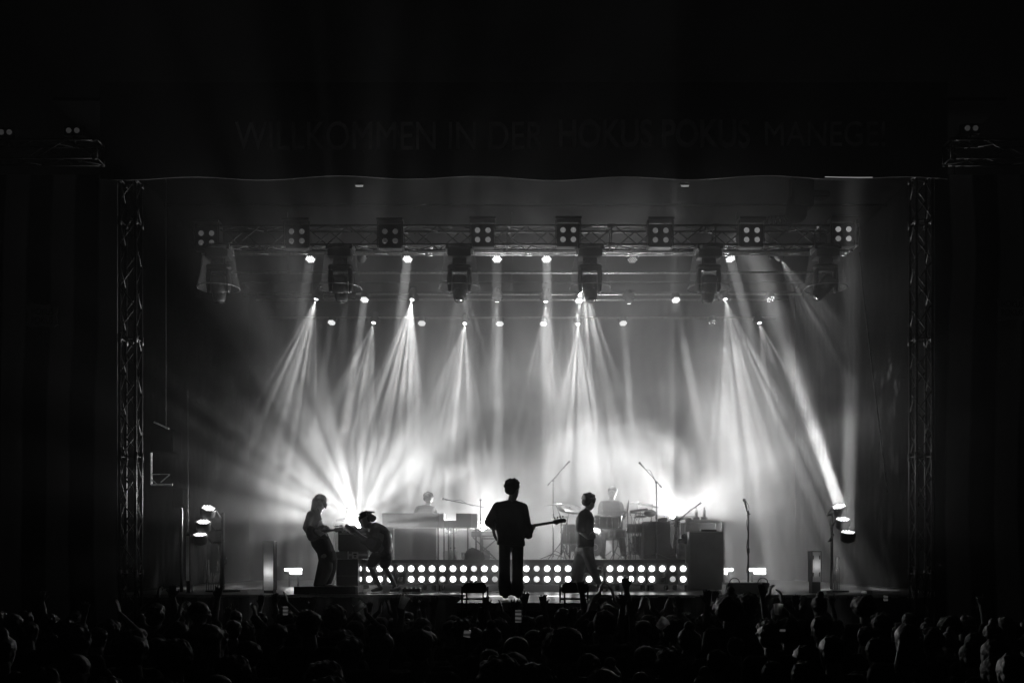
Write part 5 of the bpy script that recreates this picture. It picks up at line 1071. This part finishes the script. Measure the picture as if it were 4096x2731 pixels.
# wrist/hand height of raised poses in the unscaled figure, used to place the hands seen over the stage edge
spots = []
def wish(px, py, kind, hx, hz, Y=None, sc_=None):
    """a person whose raised hand shows at this photo pixel: depth follows from the hand height"""
    s_ = sc_ or 1.0; rel = hz*s_ + GROUND - CZ
    Yw = Y or (-rel)*F/max(1,(py-HY))
    if Y: s_ = (zat(py,Y) - GROUND)/hz
    x = xat(px, Yw) - hx*s_; spots.append((x, Yw-.1, kind, s_, rr.uniform(-.12,.12)))
for a in [(2105,2355,8,-.20,2.1,12.2),(2180,2368,7,.20,2.1,11.8),(2420,2335,9,.0,1.98,11.6),(2330,2300,13,.20,2.12,11.0),(2504,2285,13,.20,2.12,11.3),(2590,2385,6,0,1.98,11.4),
          (2715,2372,11,-.3,2.02,11.5),(2832,2345,5,-.30,2.02,11.2),(2950,2360,10,.1,1.78,12.6),(3108,2345,9,0,1.98,11.5),(3195,2368,7,.2,2.1,12.2),(3302,2372,10,.1,1.8,12.9),(3332,2370,13,.2,2.1,13.0),
          (3450,2390,12,0,1.78,12.0),(2910,2395,12,0,1.78,10.8),(2680,2395,6,0,1.98,12.4),(2990,2385,2,0,1.76,11.3),
          (1740,2372,8,-.2,2.1,11.6),(1700,2386,7,.2,2.1,12.4),(1575,2375,13,.2,2.1,11.2),(1530,2400,6,0,1.98,11.9),(1478,2402,5,-.3,2.0,12.2),(1105,2362,7,.2,2.1,13.2),(1043,2366,11,-.3,2.02,13.4),
          (1260,2380,8,-.2,2.1,13.0),(1950,2375,7,.2,2.1,12.6),(1900,2400,11,-.3,2.02,12.0),(880,2330,8,-.2,2.1,12.0),(810,2400,3,0,1.78,10.2),(700,2330,7,.2,2.1,12.4),(640,2345,9,0,1.98,12.9),
          (1250,2440,0,0,1.77,8.4),(2420,2440,0,0,1.77,8.8),(1350,2430,2,0,1.77,10.2),(2270,2505,0,0,1.77,6.2),(2010,2640,2,0,1.77,5.2),(2060,2605,0,0,1.77,6.0),(1690,2515,0,0,1.77,7.0),(1530,2508,4,0,1.8,7.6),
          (2390,2672,1,0,1.77,5.6),(2545,2700,4,0,1.8,5.2),(2130,2672,12,0,1.78,5.5),(840,2495,1,0,1.77,7.9),(560,2540,0,0,1.77,6.9),(330,2515,2,0,1.77,7.6),(330,2610,3,0,1.77,6.2),(4030,2610,0,0,1.77,6.0),(3280,2460,0,0,1.77,9.2),(3600,2495,1,0,1.77,7.6)]:
    wish(a[0], a[1], a[2], a[3], a[4], a[5])
Yr = 5.0; row = 0
while Yr < 13.6:
    half = .5143*Yr + .3; nx = int(2*half/.62); off = (row % 2)*.31
    for k in range(nx+1):
        x = -half + off + k*.62 + rr.uniform(-.10,.10); y = Yr + rr.uniform(-.14,.14)
        if y > 13.0 and -1.4 < x < 1.9: continue
        if y > 13.75 and -1.6 < x < 2.1: continue
        if any((x-q[0])**2 + (y-q[1])**2 < .40**2 for q in spots): continue
        front = y > 9.0; p = rr.random() * (1. if 800 < CX + x*F/y < 3400 else 4.)
        kd = rr.choice([5,6,7,8,9,11,13,10]) if (p < (.38 if front else .05)) else rr.choice([0,0,1,2,3,4,0,2,12])
        s_ = rr.uniform(.88,.97) if y > 11 else rr.uniform(.90,1.02) if y > 7 else rr.uniform(.86,.98)
        if kd in (5,7,8,9,11,13,6) : s_ = min(s_, .97)
        spots.append((x, y, kd, s_, rr.uniform(-.25,.25)))
    Yr += .70 + .012*Yr; row += 1
spots = [s for s in spots if abs(s[0]) < .5143*s[1] + .35]
def where(x, y):
    px = CX + x*F/y
    lm = [(330,'far left edge'),(640,'below the left truss tower'),(980,'below the left lamp tree'),(1280,'below the left strip light'),(1480,'below the low left platform'),(1760,'below the keyboard desk'),
          (1960,'below the left hooded light'),(2160,'below the bass player'),(2380,'below the walking man'),(2560,'below the drum kit'),(2780,'below the tall right frame'),(3020,'below the lone microphone stand'),
          (3330,'below the pale upright case'),(3600,'left of the right tower'),(3860,'below the right truss tower'),(9999,'far right edge')]
    w_ = next(t for l, t in lm if px < l)
    b = 'nearest camera' if y < 6.4 else 'near crowd' if y < 8.6 else 'middle crowd' if y < 11 else 'close to stage' if y < 13.6 else 'at the barrier'
    return b + ', ' + w_
used = {}; made = []; lab_n = {}
for (x, y, kd, s_, rz) in sorted(spots, key=lambda q: q[1]):
    L_ = 'person, %s, %s' % (KINDS[kd][1], where(x, y))
    lab_n.setdefault(L_, []).append((x, y, kd, s_, rz))
for L_, lst in lab_n.items():
    for i, (x, y, kd, s_, rz) in enumerate(lst):
        lab = L_ if len(lst) != 2 else L_.replace('person', 'nearer person' if i == 0 else 'farther person', 1)
        dim = (abs(x/y) > .30)
        if kd not in used: o = protos[kd]; used[kd] = 1; o.location = (x, y, GROUND); o.rotation_euler = (0,0,rz); o.scale = (s_,)*3; o['label'] = lab; o['group'] = 'audience facing the stage'
        else: o = dup(protos[kd], (x, y, GROUND), rz, lab, 'audience facing the stage', s_)
        made.append(o)
for i, o in enumerate(protos):
    if i not in used:
        for c in list(o.children): bpy.data.objects.remove(c)
        bpy.data.objects.remove(o)
print('CROWD', len(made))
# things held up in the crowd
def cup(label, px, py, Y, h=.12, tilt=0.):
    c = P(px,py,Y); M_ = Matrix.Translation(c) @ Matrix.Rotation(tilt,4,'Y') @ Matrix.Rotation(-.25,4,'X')
    m = mat('clear_cup', .8, .2, var=.35, vs=30, bump=.8, trans=.25)
    if 'tr' not in m:
        nt = m.node_tree; tr = nt.nodes.new('ShaderNodeBsdfTranslucent'); tr.inputs[0].default_value = (.9,.9,.9,1); mx = nt.nodes.new('ShaderNodeMixShader'); mx.inputs[0].default_value = .6; o_ = nt.nodes['Material Output']
        nt.links.new(o_.inputs['Surface'].links[0].from_socket, mx.inputs[1]); nt.links.new(tr.outputs[0], mx.inputs[2]); nt.links.new(mx.outputs[0], o_.inputs['Surface']); m['tr'] = 1
    t = thing('cup', label, 'cup', c, 'plastic cups held up in the crowd'); put(MB().lathe([(.001,-h/2),(.030,-h/2),(.046,h/2),(.043,h/2),(.028,-h/2+.01),(.001,-h/2+.01)], M_, 20), 'cup_wall', m, t, True)
    put(MB().lathe([(.044,h/2-.004),(.050,h/2),(.044,h/2+.004)], M_, 20), 'rim', m, t, True); return t
cup('bright crumpled plastic cup raised in front of the stage edge left of the centre', 1612, 2408, 9.4, .115, .35)
cup('tilted plastic cup held low in front of the left platform', 1435, 2426, 9.6, .10, .9)
cup('upright plastic cup held below the right floor box', 3113, 2437, 9.8, .10, .1)
cup('small plastic cup glinting below the drum kit', 2648, 2494, 8.0, .08, .8)
def phone(label, px, py, Y, w_, h_, e, rot=0.):
    c = P(px,py,Y); t = thing('phone', label, 'phone', c, 'phones held up in the crowd'); Q_ = Matrix.Rotation(rot,3,'Y'); W, H_ = w_*Y/F, h_*Y/F
    put(MB().box(c,(W,.009,H_),Q_), 'case', DARK(), t, bevel=.002)
    k = 'phone_screen_%g' % e
    if k not in MATS:
        m = mat(k, .02, .2, emit=e, sample=False); nt = m.node_tree; N = nt.nodes; L = nt.links
        tc = [n for n in N if n.type=='TEX_COORD'][0]; wv = N.new('ShaderNodeTexWave'); wv.bands_direction='Z'; wv.inputs['Scale'].default_value = 9; wv.inputs['Distortion'].default_value=1.5
        L.new(tc.outputs['Object'], wv.inputs['Vector']); r = N.new('ShaderNodeMapRange'); L.new(wv.outputs['Fac'], r.inputs['Value']); r.inputs['To Min'].default_value=e*.1; r.inputs['To Max'].default_value=e; L.new(r.outputs[0], N['Principled BSDF'].inputs['Emission Strength'])
    put(MB().box(c+Vector((0,-.006,0)),(W*.88,.003,H_*.9),Q_), 'screen', MATS[k], t)
phone('lit phone filming the stage just under the bass player', 2073, 2463, 8.4, 28, 54, .06)
phone('phone with a bright striped screen in the crowd below the low left platform', 1142, 2441, 9.0, 22, 38, .06)
phone('dim phone held low left of the centre crowd', 1868, 2533, 6.8, 30, 30, .05, .2)
phone('small phone held up below the right tower', 3543, 2392, 10.5, 18, 22, .05)
phone('phone glowing faintly below the right floor box', 3130, 2520, 7.5, 24, 12, .05)

# ------------------------------------------------------------------ air
vol('haze', -16,16,-2,40,-3,12, .0008)
vol('stage_smoke', -8.2,8.8,13.0,28.4,-1.74,10.5, .11, lo=.22)
